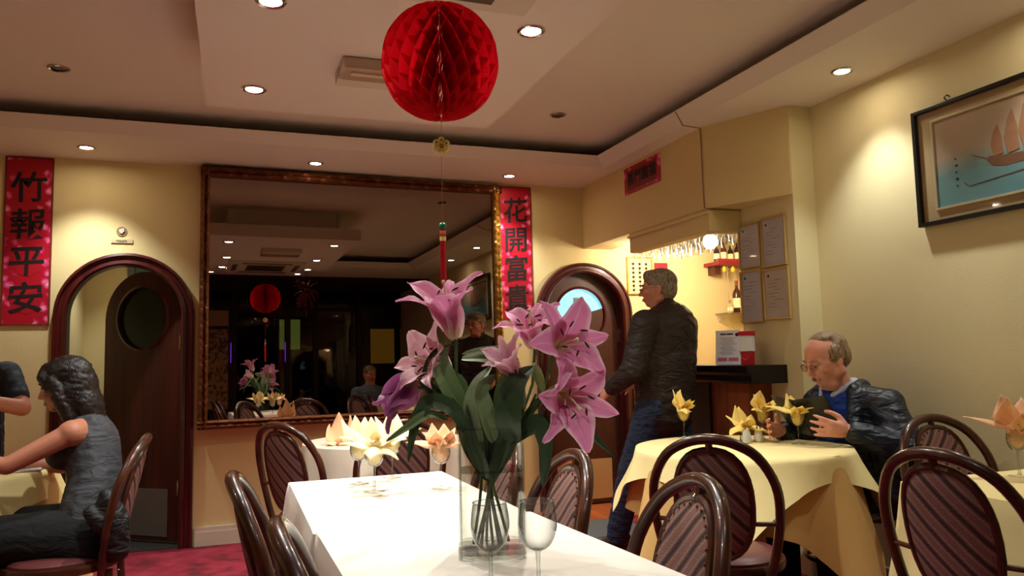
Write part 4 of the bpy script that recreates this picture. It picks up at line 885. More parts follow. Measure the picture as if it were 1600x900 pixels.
# leaflet stand
t = empty('leaflet_stand', (2.70, 3.80, 1.106), -PI/2+.75, 'white tilted price leaflet in a stand on the bar counter', 'leaflet')
LS = Matrix.Rotation(-.2, 4, 'X')
MB().box(-.072, .072, -.004, .0, 0, .205).xf(LS).build('sheet', mat('leaflet_white', (226, 226, 234), .4), t, smooth=False)
MB().box(-.07, .07, 0, .004, 0, .19).xf(Matrix.Translation((0, .06, 0)) @ Matrix.Rotation(.12, 4, 'X')).build('easel', M['white'], t, smooth=False)
b = MB()
for k in range(11): b.box(-.05+.008*(k % 3), .05-.008*(k*7 % 4), -.0055, -.004, .158-k*.0095, .160-k*.0095)
b.xf(LS).build('print', faint, t, smooth=False)
MB().box(-.06, -.006, -.0055, -.004, .022, .042).box(.004, .06, -.0055, -.004, .022, .042).xf(LS).build('pink_block', mat('pink_block', (196, 96, 130), .5), t, smooth=False)
MB().lathe([(.001, 0), (.011, 0), (.011, .0012), (.001, .0012)], 16, LS @ Matrix.Translation((.052, -.004, .178)) @ Matrix.Rotation(PI/2, 4, 'X')).build('round_mark', M['ink'], t)
MB().box(-.045, -.012, -.0058, -.004, .178, .186).box(-.008, .03, -.0058, -.004, .178, .186).xf(LS).build('heading', M['ink'], t, smooth=False)
# red collection box
t = empty('collection_box', (2.70, 3.615, 1.106), -PI/2+.6, 'red and white charity collection box on the bar counter', 'collection box')
MB().box(-.03, .03, -.03, .03, 0, .075, .004).build('red_base', M['red'], t, smooth=False); MB().box(-.033, .033, -.033, .033, .075, .165, .004).build('white_panel', M['paper'], t, smooth=False)
MB().box(-.037, .037, -.037, .037, .165, .19, .006).build('red_lid', M['red'], t, smooth=False); MB().tube([(-.032, -.035, .08), (-.02, -.045, .04), (0, -.047, .03), (.02, -.045, .04), (.032, -.035, .08)], .0018, 5).build('wire_handle', M['chrome'], t)
# shelves and bottles
t = empty('glass_shelf', (3.98, WY, 1.50), 0, 'small glass shelf with bottles on the bar back wall', 'shelf'); MB().box(-.16, .14, -.17, 0, 0, .008).build('pane', M['base_glass'], t, smooth=False)
for x in (-.12, .1): MB().tube([(x, -.15, .0), (x, 0, -.06)], .004, 6).tube([(x, -.15, 0), (x, -.15, .55)], .002, 6).build('bracket', M['chrome'], t)
def bottle(x, y, z, h, r_, c_, l, cap=(180, 20, 30), rough=.15):
    t = empty('bottle', (x, y, z), 0, l, 'bottle', 'bottles on the bar shelves'); MB().lathe([(.001, 0), (r_, 0), (r_, h*.55), (r_*.8, h*.66), (r_*.36, h*.76), (r_*.34, h*.95), (.001, h*.95)], 16).build('body', mat('bottle_glass', c_, rough), t)
    MB().lathe([(r_*.38, h*.93), (r_*.38, h), (.001, h)], 12).build('cap', mat('bottle_cap', cap, .4), t); MB().lathe([(r_*1.02, h*.15), (r_*1.02, h*.45)], 16, cap=False).build('label_band', M['napk2'], t); return t
bottle(3.97, 5.42, 1.509, .27, .036, (70, 24, 14), 'brown bottle on the small glass shelf, the tallest')
bottle(4.05, 5.42, 1.509, .13, .026, (210, 204, 190), 'white small bottle right of the brown one on the glass shelf', (220, 214, 200)); bottle(3.99, 5.37, 1.509, .12, .022, (214, 208, 196), 'white small bottle in front of the brown one', (220, 214, 200)); bottle(3.90, 5.42, 1.509, .10, .024, (196, 170, 130), 'short pale jar left on the glass shelf', (150, 60, 40))
t = empty('wall_cabinet_shelf', (3.93, WY, 1.90), 0, 'dark red high shelf with small bottles in the bar corner', 'shelf'); MB().box(-.2, .2, -.22, 0, .0, .03).build('board', mat('shelf_red', (130, 20, 32), .35), t, smooth=False); MB().box(-.2, .2, -.22, -.2, .03, .05).build('lip', mat('shelf_red2', (150, 26, 40), .35), t, smooth=False); MB().box(-.16, -.1, -.1, 0, -.07, 0).build('bracket', M['arch'], t, smooth=False)
for k in range(6):
    x = -.17+k*.068; bottle(3.93+x, 5.38, 1.931, .15+.03*(k % 2), .024, ((50, 20, 16), (90, 30, 20), (30, 30, 24))[k % 3], ('squat dark bottle at the left end of the high red shelf', 'bottle second from left on the high red shelf', 'bottle third from left on the high red shelf', 'bottle third from right on the high red shelf', 'bottle second from right on the high red shelf', 'bottle at the right end of the high red shelf')[k], (190, 150, 40))
for k in range(4): tag(MB().ball((3.80+k*.085, 5.34, 1.865), (.017, .017, .026), 12, 8).build('lime_bauble', mat('yellow_bauble', (232, 190, 40), .3, emit=0)), ('left end', 'second from the left', 'second from the right', 'right end')[k]+' small yellow bauble hanging below the high red shelf', 'ornament', 'yellow baubles under the high shelf')
# hanging glasses under the hood
rk = empty('glass_rack', (2.95, 4.45, 2.06), 0, 'chrome rack of hanging glasses under the bar hood', 'rack')
for x in [a+e for a in (-.16, -.04, .08, .20) for e in (-.02, .02)]: MB().tube([(x, -.55, -.006), (x, .62, -.006)], .003, 6).build('rail', M['chrome'], rk)
for y in (-.5, .55): MB().tube([(-.22, y, .004), (.26, y, .004)], .004, 6).tube([(-.1, y, .0), (-.1, y, .06)], .003, 5).tube([(.14, y, .0), (.14, y, .06)], .003, 5).build('hanger', M['chrome'], rk)
hg = None; k = 0
for i, y in enumerate([3.98+.125*q for q in range(9)]):
    for x in (2.79, 2.91, 3.03, 3.15):
        if hg is None: hg = make_glass(.036, .17, 'upside-down wine glass hanging in the rack under the bar hood', 'glasses hanging in the bar rack', bowl=.09, rim=.86); g = hg
        else: g = copy_tree(hg)
        g['label'] = 'upside-down wine glass, %s from the near end in the %s row of the bar rack' % (('first', 'second', 'third', 'fourth', 'fifth', 'sixth', 'seventh', 'eighth', 'last')[i], {2.79: 'front', 2.91: 'second', 3.03: 'third', 3.15: 'rear'}[x])
        g.location = (x, y+(.03 if x > 2.9 else 0), 2.062); g.rotation_euler = (PI, 0, 0)
for (x, y, e_, l) in ((3.3, 4.79, 4.2, 'bright globe lamp under the bar hood, the nearer and bigger glow'), (2.96, 5.13, 2.5, 'bright globe lamp under the bar hood, farther left above the gold panel')):
    t = empty('bar_lamp', (x, y, 2.115), 0, l, 'ceiling light', 'bar lamps'); MB().ball((0, 0, -.115), .055 if e_ > 4 else .03, 20, 14).build('bulb', M['lamp'], t); MB().tube([(0, 0, 0), (0, 0, -.07)], .008, 8).build('stem', M['chrome'], t)
    MB().lathe([(.046, .004), (.058, .0), (.05, -.012)], 20, cap=False).build('trim_ring', M['chrome'], t)
    ld = bpy.data.lights.new('bar_light', 'POINT'); ld.energy = e_; ld.color = (1, .84, .64); ld.shadow_soft_size = .04; lo = bpy.data.objects.new('bar_light', ld); COL.objects.link(lo); lo.parent = t; lo.location = (0, 0, -.19)
# ================================================================ PEOPLE
def skin_mat(name, c, blush): return mat(name, c, .55, sub=.12, var=.10, vscale=9, bump=.06, bscale=220)
def cloth_mat(name, c, rough=.85, fold=.5, var=.12, sheen=0, scale=9):
    def f(nt, b):
        tc = nt.nodes.new('ShaderNodeTexCoord'); n = nt.nodes.new('ShaderNodeTexNoise'); n.inputs['Scale'].default_value = scale; n.inputs['Detail'].default_value = 2.5; n.inputs['Distortion'].default_value = 1.4
        mp = nt.nodes.new('ShaderNodeMapping'); mp.inputs['Scale'].default_value = (1, 1, 2.1); mp.inputs['Rotation'].default_value = (.5, .3, 0)
        bp = nt.nodes.new('ShaderNodeBump'); bp.inputs['Strength'].default_value = fold; bp.inputs['Distance'].default_value = .03; L = nt.links.new
        L(tc.outputs['Object'], mp.inputs[0]); L(mp.outputs[0], n.inputs['Vector']); L(n.outputs['Fac'], bp.inputs['Height']); L(bp.outputs['Normal'], b.inputs['Normal'])
        cc = lin(c); r = nt.nodes.new('ShaderNodeValToRGB'); r.color_ramp.elements[0].color = tuple(v*(1-var) for v in cc)+(1,); r.color_ramp.elements[1].color = tuple(min(1, v*(1+var)) for v in cc)+(1,); L(n.outputs['Fac'], r.inputs[0]); L(r.outputs[0], b.inputs['Base Color'])
    return nodes_mat(name, f, rough)
class Blob:
    """union of tapered capsules and ellipsoids, remeshed into one continuous surface"""
    def __init__(s): s.b = MB()
    def cap(s, p0, r0, p1, r1, flat=(1, 1), up=(0, 1, 0), n=14):
        p0, p1 = Vector(p0), Vector(p1); ax = (p1-p0); L = ax.length; ax = ax/L if L > 1e-6 else Vector((0, 0, 1)); pts = []; rad = []
        for k in range(5): a = PI/2*k/4; pts.append(p0-ax*r0*math.cos(a)); rad.append(max(1e-4, r0*math.sin(a)))
        for k in range(1, 5): pts.append(p0+ax*L*k/5); rad.append(r0+(r1-r0)*k/5)
        for k in range(5): a = PI/2*k/4; pts.append(p1+ax*r1*math.sin(a)); rad.append(max(1e-4, r1*math.cos(a)))
        U = Vector(up); U = (U-ax*U.dot(ax)); U = U.normalized() if U.length > 1e-3 else ax.orthogonal().normalized(); W_ = ax.cross(U); rs = []
        for p, r in zip(pts, rad): rs.append([p+(U*math.cos(a)*flat[0]+W_*math.sin(a)*flat[1])*r for a in [2*PI*k/n for k in range(n)]])
        s.b.rings(rs); return s
    def chain(s, pts, rad, **k):
        for i in range(len(pts)-1): s.cap(pts[i], rad[i], pts[i+1], rad[i+1], **k)
        return s
    def ell(s, c, r, M_=None): s.b.ball(Vector(c), r, 18, 12, M_); return s
    def build(s, name, mt, parent, vox=.008, smooth=6, wrinkle=0, wseed=0, wsc=14):
        o = s.b.build(name, mt, parent); md = o.modifiers.new('remesh', 'REMESH'); md.mode = 'VOXEL'; md.voxel_size = vox; md.use_smooth_shade = True
        sm = o.modifiers.new('smooth', 'SMOOTH'); sm.factor = .5; sm.iterations = smooth
        # bake the modifiers and remember the surface
        dg = bpy.context.evaluated_depsgraph_get(); dg.update(); me = bpy.data.meshes.new_from_object(o.evaluated_get(dg)); o.modifiers.clear(); o.data = me
        if wrinkle:
            import mathutils.noise as nz
            ns = [v.normal.copy() for v in me.vertices]
            for v, n_ in zip(me.vertices, ns):
                p = Vector((v.co.x*wsc, v.co.y*wsc, v.co.z*wsc*1.9+v.co.x*wsc*.7))+Vector((wseed, 0, 0)); q = nz.noise(p)
                v.co += n_*wrinkle*((1-abs(q)*2.6)*.7+.3*nz.noise(p*2.3))
        for p in me.polygons: p.use_smooth = True
        me.materials.clear(); me.materials.append(mt); return o
def hand(bl, wrist, fdir, pdir, size=1.0, curl=.5, thumb=1, spread=.18):
    """fdir: wrist to knuckles; pdir: out of the palm; thumb: +1/-1 side"""
    f = Vector(fdir).normalized(); p = Vector(pdir); p = (p-f*p.dot(f)).normalized(); s_ = f.cross(p)*thumb; w = Vector(wrist); S = size
    bl.cap(w, .023*S, w+f*.045*S, .027*S, flat=(.62, 1.15), up=p); k0 = w+f*.088*S
    bl.cap(w+f*.035*S+s_*.012*S, .021*S, k0+s_*.024*S, .015*S); bl.cap(w+f*.035*S-s_*.012*S, .021*S, k0-s_*.022*S, .013*S); bl.cap(w+f*.03*S, .022*S, k0, .016*S)
    for i, (off, L, r_) in enumerate(((.031, .072, .0092), (.011, .080, .0095), (-.010, .074, .0092), (-.029, .058, .0082))):
        b_ = k0+s_*off*S; d = (f+s_*spread*off/.03).normalized(); q = b_; c_ = 0
        for j, fr in enumerate((.42, .32, .26)):
            c_ += curl*(.55+.25*j); dd = (d*math.cos(c_)+p*math.sin(c_)).normalized(); q2 = q+dd*L*fr*S; bl.cap(q, r_*S*(1-.08*j), q2, r_*S*(.92-.08*j), n=10); q = q2
    tb = w+f*.028*S+s_*.024*S+p*.004; t1 = tb+(f*.55+s_*.75+p*.35).normalized()*.036*S; t2 = t1+(f*.85+s_*.35+p*.45).normalized()*.030*S; t3 = t2+(f*.9+s_*.05+p*.5).normalized()*.024*S
    bl.cap(tb, .016*S, t1, .0125*S); bl.cap(t1, .0122*S, t2, .0108*S, n=10); bl.cap(t2, .0108*S, t3, .009*S, n=10)
def frame3(fwd, up=(0, 0, 1)):
    f = Vector(fwd).normalized(); u = Vector(up); r_ = f.cross(u).normalized(); u = r_.cross(f); return Matrix((r_, f, u)).transposed()
def head(bl, c, Fm, s=1.0, heavy=0, jaw=1.0):
    """c: centre of the skull; Fm: columns right, forward, up. Adds a shaped head to a blob"""
    P = lambda x, y, z: Vector(c)+Fm @ Vector((x*s, y*s, z*s)); h = heavy
    bl.ell(P(0, -.012, .030), (.074*s, .094*s, .082*s), Fm)            # cranium
    bl.ell(P(0, .022, -.018), ((.062+.008*h)*s, .066*s, .078*s), Fm)   # face
    bl.cap(P(0, .052, -.082), (.022+.004*h)*s*jaw, P(0, .030, -.075), .034*s)  # chin
    for e in (-1, 1):
        bl.cap(P(e*(.046+.008*h), -.008, -.055), (.024+.008*h)*s, P(e*.016, .052, -.086), .018*s)     # jaw line
        bl.ell(P(e*.036, .062, -.022), ((.022+.005*h)*s, .020*s, (.020+.005*h)*s), Fm)              # cheek
        bl.cap(P(e*.012, .081, .017), .0085*s, P(e*.046, .066, .017), .0085*s)                      # brow ridge
        bl.ell(P(e*.077, -.008, -.010), (.007*s, .018*s, .030*s), Fm @ Matrix.Rotation(e*.25, 3, 'Z'))  # ear
        bl.ell(P(e*.080, -.004, -.034), (.005*s, .009*s, .010*s), Fm)
        bl.ell(P(e*.0105, .094, -.034), (.0075*s, .009*s, .0065*s), Fm)                              # nostril wing
    bl.cap(P(0, .080, .010), .0085*s, P(0, .105, -.030), .0105*s); bl.ell(P(0, .104, -.031), (.0115*s, .010*s, .009*s), Fm)
    bl.cap(P(-.017, .082, -.057), .0062*s, P(.017, .082, -.057), .0062*s); bl.cap(P(-.014, .081, -.067), .0072*s, P(.014, .081, -.067), .0072*s)   # lips
    if h: bl.cap(P(-.03, .02, -.098), .030*s, P(.03, .02, -.098), .030*s)
    return P
def face_parts(P, Fm, s, par, iris=(70, 60, 48), lips=(150, 80, 76), brows=(120, 96, 70), closed=.5, glasses=None):
    ew = mat('eye_white', (214, 200, 188), .25); im = mat('iris', iris, .2)
    for e in (-1, 1):
        c = P(e*.029, .070, .0); ey = MB().ball(c, .0125*s, 14, 10).build('eye', ew, par)
        MB().ball(c+Fm @ Vector((0, .0085*s, -.002*s)), .0062*s, 10, 8).build('iris', im, ey)
        MB().ball(c+Fm @ Vector((0, -.0006, (.0018+.004*closed)*s)), (.0142*s, .0142*s, .0105*s), 14, 10, Fm).build('eyelid', SK[0], par)
        MB().tube([P(e*.012, .089, .022), P(e*.03, .086, .028), P(e*.047, .071, .023)], [.0028*s, .0036*s, .002*s], 6).build('eyebrow', mat('brow', brows, .9), par)
    lm = mat('lips', lips, .45)
    for z, r_ in ((-.0575, .0034), (-.0645, .0042)): MB().tube(crom([P(-.022, .078, z), P(-.009, .0885, z+.001), P(0, .089, z), P(.009, .0885, z+.001), P(.022, .078, z)], 3), [r_*s*(.35+.65*math.sin(PI*k/12)) for k in range(13)], 6).build('lip', lm, par)
    if glasses:
        g = None; b = MB()
        for e in (-1, 1):
            b.tube([P(e*.031+.0215*math.cos(a), .098-.006*abs(math.cos(a))*(1 if e*math.cos(a) > 0 else .2), -.002+.0155*math.sin(a)) for a in [2*PI*k/22 for k in range(22)]], .0011*s, 5, closed=True)
            b.tube([P(e*.052, .094, .003), P(e*.072, .05, .004), P(e*.081, -.004, .004), P(e*.080, -.018, -.012)], .0013*s, 5)
        b.tube([P(-.01, .099, .002), P(0, .103, .005), P(.01, .099, .002)], .0011*s, 5); g = b.build('spectacles', mat('spectacle_metal', glasses, .25, metal=.9), par)
        for e in (-1, 1): MB().lathe([(.0005, 0), (.0195*s, .0)], 18, Matrix.Translation(P(e*.031, .097, -.002)) @ (Fm @ Matrix.Rotation(PI/2, 3, 'X')).to_4x4(), cap=False).build('lens', M['glass'], g)
def hair_cap(name, P, Fm, s, par, mt, ells, vox=.006, locks=(), wr=.003, wsc=60):
    b = Blob()
    for (x, y, z, a, c_, d) in ells: b.ell(P(x, y, z), (a*s, c_*s, d*s), Fm)
    for pts, rr in locks: b.chain([P(*q) for q in pts], [r_*s for r_ in rr])
    return b.build(name, mt, par, vox=vox, smooth=3, wrinkle=wr, wsc=wsc)
def hair_mat(name, c0, c1):
    def f(nt, b):
        tc = nt.nodes.new('ShaderNodeTexCoord'); mp = nt.nodes.new('ShaderNodeMapping'); mp.inputs['Scale'].default_value = (1, 1, .14); n = nt.nodes.new('ShaderNodeTexNoise'); n.inputs['Scale'].default_value = 190; n.inputs['Detail'].default_value = 3
        r = ramp(nt, [(.35, c0), (.65, c1)]); L = nt.links.new; L(tc.outputs['Object'], mp.inputs[0]); L(mp.outputs[0], n.inputs['Vector']); L(n.outputs['Fac'], r.inputs[0]); L(r.outputs[0], b.inputs['Base Color'])
        bp = nt.nodes.new('ShaderNodeBump'); bp.inputs['Strength'].default_value = .7; bp.inputs['Distance'].default_value = .004; L(n.outputs['Fac'], bp.inputs['Height']); L(bp.outputs['Normal'], b.inputs['Normal'])
    return nodes_mat(name, f, .45)
SK = [skin_mat('skin_fair', (216, 150, 126), 0)]
def W2(loc, face):      # world <- local (right, forward, up) for a person heading face degrees (0 = +y, 90 = +x)
    a = math.radians(face); R_ = Matrix(((math.cos(a), math.sin(a), 0), (-math.sin(a), math.cos(a), 0), (0, 0, 1)))
    return R_
def person(name, loc, face, label, group=None):
    t = empty('person', (loc[0], loc[1], 0), -math.radians(face), label, 'person', group); return t
def to_local(t, p):
    a = -t.rotation_euler.z; d = Vector(p)-t.location; return Vector((d.x*math.cos(a)-d.y*math.sin(a), d.x*math.sin(a)+d.y*math.cos(a), d.z))

def shoe(par, p, yaw, mt, s=1):
    b = Blob(); R_ = Matrix.Rotation(yaw, 3, 'Z'); q = lambda x, y, z: Vector(p)+R_ @ Vector((x*s, y*s, z*s))
    b.cap(q(0, -.05, .045), .040*s, q(0, .10, .040), .036*s, flat=(1, 1)); b.cap(q(0, .08, .036), .036*s, q(0, .17, .030), .030*s); b.cap(q(0, -.05, .05), .042*s, q(0, -.03, .09), .042*s)
    o = b.build('shoe', mt, par, vox=.007, smooth=3)
    for v in o.data.vertices: v.co.z = max(v.co.z, .002)
    return o

# ---- standing man (back to the camera, looking to the left)
pm = person('standing', (2.33, 3.90), -26, 'standing grey-haired man in black jacket and jeans, back turned, before the bar')
Fh = frame3((-.55, .84, -.02)); hc = (-.02, .01, 1.555)
b = Blob(); P = head(b, hc, Fh, .98, .5); b.cap((-.005, -.02, 1.37), .058, (-.012, -.006, 1.50), .058)
# body beneath the clothes
b.cap((0, -.01, .98), .13, (0, -.02, 1.25), .14, flat=(.75, 1.1)); b.cap((-.12, -.03, 1.37), .06, (.12, -.03, 1.37), .06)
ARM = {-1: [(-.20, -.02, 1.345), (-.275, .02, 1.09), (-.24, .20, .99)], 1: [(.20, -.02, 1.345), (.27, .03, 1.09), (.17, .27, 1.02)]}
LEG = {-1: [(-.09, .0, .90), to_local(pm, (2.19, 4.07, .50)), to_local(pm, (2.20, 4.31, .08))], 1: [(.09, 0, .90), (.10, .03, .49), (.115, -.06, .08)]}
for e in (-1, 1):
    a_ = ARM[e]; b.chain(a_, [.05, .040, .027]); d = (Vector(a_[2])-Vector(a_[1])).normalized(); hand(b, Vector(a_[2]), d+Vector((0, 0, -.1)), (-e*.8, 0, -.5), 1.0, .35, thumb=e)
    b.chain(LEG[e], [.085, .055, .036])
b.build('body', SK[0], pm, vox=.0065, smooth=2)
face_parts(P, Fh, .98, pm, brows=(150, 140, 128), glasses=(150, 140, 120))
grey = hair_mat('grey_hair', (84, 74, 62), (176, 164, 146))
hair_cap('hair', P, Fh, .98, pm, grey, [(0, -.022, .044, .082, .100, .082), (0, -.052, .002, .078, .066, .078), (0, -.040, -.045, .060, .052, .045), (-.035, .045, .078, .045, .035, .034), (.03, .045, .078, .05, .035, .034), (0, .03, .088, .05, .05, .03)])
jk = cloth_mat('dark_brown_jacket', (44, 34, 30), .62, .6, .2); b = Blob()
b.cap((0, .0, .92), .185, (0, -.01, 1.15), .198, flat=(.86, 1.08)); b.cap((0, -.01, 1.15), .198, (0, -.045, 1.30), .182, flat=(.78, 1.12)); b.cap((-.15, -.035, 1.362), .072, (.15, -.035, 1.362), .072); b.cap((-.07, -.03, 1.40), .062, (.07, -.03, 1.40), .062)
b.cap((0, -.03, 1.40), .078, (-.006, -.022, 1.45), .070)
for e in (-1, 1): b.chain([Vector(q) for q in ARM[e][:2]]+[Vector(ARM[e][2])*.93+Vector(ARM[e][1])*.07], [.084, .070, .050]); b.cap((e*.185, -.03, 1.335), .08, ARM[e][0], .084)
b.cap((0, -.015, .86), .160, (0, -.015, .93), .160, flat=(.82, 1.1))
b.build('jacket', jk, pm, vox=.009, smooth=5, wrinkle=.005, wsc=9)
jn = cloth_mat('blue_jeans', (38, 54, 78), .85, .4, .25, scale=14); b = Blob(); b.cap((0, 0, .86), .135, (0, 0, .95), .135, flat=(.85, 1.08))
for e in (-1, 1): b.chain(LEG[e], [.112, .082, .066])
b.build('jeans', jn, pm, vox=.009, smooth=4, wrinkle=.005, wseed=5)
sh = mat('brown_shoe', (52, 32, 24), .4); q_ = to_local(pm, (2.20, 4.31, 0)); shoe(pm, (q_.x, q_.y, 0), .9, sh); shoe(pm, (.115, -.06, 0), -.1, sh)

# ---- seated man with menu
ps = person('seated', (2.76, 2.93), -98, 'seated balding man in spectacles, blue jumper and dark jacket, reading at the round table')
L_ = lambda p: to_local(ps, Vector(p)+Vector((.06, .07, .0)))
Fh = frame3((.16, .90, -.34)); hc = L_((2.50, 2.79, 1.135)); b = Blob(); P = head(b, hc, Fh, 1.04, 1.0)
nb_ = L_((2.585, 2.81, 1.0)); b.cap(nb_, .070, hc+Vector((0, -.02, -.03)), .062)
ch = L_((2.66, 2.83, .86)); hp = L_((2.74, 2.86, .54)); b.cap(hp, .15, ch, .15, flat=(.8, 1.1))
AR_ = {1: [L_((2.68, 3.03, .95)), L_((2.62, 3.12, .72)), L_((2.40, 2.99, .80))], -1: [L_((2.68, 2.62, .95)), L_((2.66, 2.50, .74)), L_((2.46, 2.62, .825))]}
HD = {1: L_((2.40, 2.99, .80)), -1: L_((2.46, 2.62, .825))}
for e in (-1, 1):
    a_ = AR_[e]; b.chain(a_, [.05, .042, .030]); d = a_[2]-a_[1]; hand(b, a_[2], Vector((-e*.35, 1, .15)) if e == -1 else Vector((-.2, 1, .1)), (-e*.9, .15, .2), 1.06, .45, thumb=e)
LG = {e: [hp+Vector((e*.09, .02, -.02)), hp+Vector((e*.14, .40, -.02)), hp+Vector((e*.14, .38, -.45))] for e in (-1, 1)}
for e in (-1, 1): b.chain(LG[e], [.08, .055, .038])
b.build('body', SK[0], ps, vox=.0065, smooth=2)
face_parts(P, Fh, 1.04, ps, brows=(150, 120, 90), glasses=(140, 120, 90), closed=.9)
sandy = hair_mat('sandy_hair', (96, 76, 54), (170, 144, 110))
hair_cap('hair', P, Fh, 1.04, ps, sandy, [(0, -.050, .040, .078, .074, .074), (0, -.06, .0, .078, .062, .07), (-.066, -.012, .022, .020, .036, .045), (.066, -.012, .022, .020, .036, .045), (0, -.025, .094, .060, .055, .024)], wr=.002)
bl_ = cloth_mat('blue_jumper', (24, 52, 128), .9, .4, .15, scale=14); b = Blob(); b.cap(hp+Vector((0, .02, .02)), .168, ch+Vector((0, .02, .02)), .165, flat=(.86, 1.06)); b.cap(ch+Vector((0, .01, .05)), .15, nb_+Vector((0, -.0, -.055)), .088, flat=(.9, 1.1))
b.build('jumper', bl_, ps, vox=.009, smooth=4, wrinkle=.004)
co = mat('shirt_collar', (180, 186, 200), .7); b = Blob()
for e in (-1, 1): b.chain([nb_+Vector((e*.062, -.045, .035)), nb_+Vector((e*.068, .02, .012)), nb_+Vector((e*.032, .075, -.028))], [.015, .017, .013])
b.cap(nb_+Vector((-.06, -.045, .035)), .015, nb_+Vector((.06, -.045, .035)), .015); b.build('collar', co, ps, vox=.006, smooth=3)
dj = cloth_mat('navy_rain_jacket', (26, 32, 44), .42, .7, .2, scale=8); b = Blob()
for e in (-1, 1):
    sh_ = AR_[e][0]+Vector((0, 0, .0)); b.chain([sh_+Vector((0, .01, -.03)), AR_[e][1], AR_[e][2]*.88+AR_[e][1]*.12], [.080, .074, .052])
    b.chain([nb_+Vector((e*.08, -.01, -.035)), sh_+Vector((0, 0, -.02))], [.052, .076]); b.chain([ch+Vector((e*.165, .0, .02)), hp+Vector((e*.18, .03, -.02))], [.092, .11])
    b.chain([nb_+Vector((e*.095, .01, -.005)), ch+Vector((e*.13, .13, -.01)), hp+Vector((e*.15, .15, .02))], [.03, .035, .04]); b.cap(nb_+Vector((e*.08, -.06, .0)), .045, nb_+Vector((e*.088, .01, -.01)), .032)
b.cap(hp+Vector((0, -.05, -.04)), .15, ch+Vector((0, -.035, .0)), .14, flat=(.7, 1.2)); b.cap(nb_+Vector((-.07, -.07, -.01)), .045, nb_+Vector((.07, -.07, -.01)), .045); b.cap(ch+Vector((-.08, -.04, .03)), .085, ch+Vector((.08, -.04, .03)), .085)
b.build('jacket', dj, ps, vox=.009, smooth=5, wrinkle=.004, wsc=9)
tr_ = cloth_mat('black_trousers', (9, 9, 10), .9, .4); b = Blob(); b.cap(hp+Vector((-.08, 0, -.02)), .12, hp+Vector((.08, 0, -.02)), .12)
for e in (-1, 1): b.chain(LG[e], [.11, .085, .066])
b.build('trousers', tr_, ps, vox=.010, smooth=3)
for e in (-1, 1): shoe(ps, (LG[e][2].x, LG[e][2].y, 0), 0, M['black'])
# the menu he holds
mc = empty('menu_folder', (0, 0, 0), 0, 'open black menu folder in the hands of the seated man', 'menu'); c0 = Vector((2.44, 2.88, .872)); mc.location = c0
nm = Vector((.80, .12, .58)).normalized(); sd = Vector((.1, -1, 0)); sd = (sd-nm*sd.dot(nm)).normalized(); up_ = nm.cross(sd); up_ = up_ if up_.z > 0 else -up_
mm = M['black']
for e in (-1, 1):
    dd = nm*(-.05); q = [(sd*(e*.002)+up_*-.105), (sd*(e*.155)+nm*.035+up_*-.105), (sd*(e*.155)+nm*.035+up_*.105), (sd*(e*.002)+up_*.105)]
    MB().rings([[p for p in q], [p-nm*.006 for p in q]]).build('cover', mm, mc, smooth=False); MB().rings([[p*.95+nm*.002 for p in q], [p*.95+nm*.001 for p in q]]).build('page', M['paper'], mc, smooth=False)

# ---- dark-haired woman, seated, profile to the left
pw = person('woman', (-.46, 3.50), -84, 'dark-haired woman in a grey sleeveless top, seated, reaching across the left table')
L_ = lambda p: to_local(pw, p)
SKW = skin_mat('skin_warm', (176, 112, 86), 0); keep = SK[0]; SK[0] = SKW
Fh = frame3((.10, .98, -.18)); hc = L_((-.66, 3.58, 1.105)); b = Blob(); P = head(b, hc, Fh, .93, 0, .9)
hp = L_((-.53, 3.46, .55)); ws = L_((-.52, 3.49, .72)); ch = L_((-.55, 3.54, .88)); nk = L_((-.58, 3.555, .965))
b.cap(hp, .125, ws, .105, flat=(.85, 1.15)); b.cap(ws, .105, ch, .118, flat=(.8, 1.1)); b.cap(ch, .108, nk+Vector((0, -.01, -.03)), .06, flat=(.7, 1.2)); b.cap(nk+Vector((0, -.01, -.03)), .052, hc+Vector((0, -.015, -.04)), .046)
AW = {-1: [L_((-.60, 3.41, .925)), L_((-.80, 3.36, .82)), L_((-1.06, 3.42, .87))], 1: [L_((-.60, 3.68, .925)), L_((-.70, 3.80, .76)), L_((-.86, 3.74, .79))]}
for e in (-1, 1):
    a_ = AW[e]; b.cap(nk+Vector((e*.03, -.02, -.03)), .045, a_[0], .052); b.chain(a_, [.044, .033, .022]); hand(b, a_[2], (a_[2]-a_[1]), (0, .1, -1), .86, .25, thumb=e*-1)
LW = {e: [hp+Vector((e*.08, .04, -.02)), hp+Vector((e*.10, .42, -.0)), hp+Vector((e*.10, .34, -.47))] for e in (-1, 1)}
for e in (-1, 1): b.chain(LW[e], [.085, .055, .038]); b.ell(ch+Vector((e*.06, .085, -.04)), (.058, .055, .055))
b.build('body', SKW, pw, vox=.0065, smooth=2)
face_parts(P, Fh, .93, pw, iris=(50, 34, 24), brows=(40, 26, 20), closed=.7)
dk = hair_mat('black_brown_hair', (12, 8, 8), (40, 24, 20))
hair_cap('hair', P, Fh, .93, pw, dk, [(0, -.022, .046, .088, .104, .084), (0, -.065, -.01, .086, .070, .095), (-.05, -.04, -.05, .045, .07, .085), (.05, -.04, -.05, .045, .07, .085), (0, -.085, -.10, .088, .058, .095), (0, -.09, -.17, .078, .045, .07)], vox=.007,
         locks=[([(-.075, .01, .03), (-.082, -.01, -.06), (-.075, -.03, -.15), (-.06, -.02, -.24)], [.025, .03, .026, .008]), ([(-.04, -.09, -.15), (-.05, -.12, -.24), (-.03, -.10, -.33)], [.04, .028, .008]), ([(.05, -.09, -.15), (.06, -.10, -.26)], [.04, .012]), ([(.0, .055, .085), (-.055, .05, .05), (-.072, .035, .0)], [.028, .028, .02])], wr=.005, wsc=34)
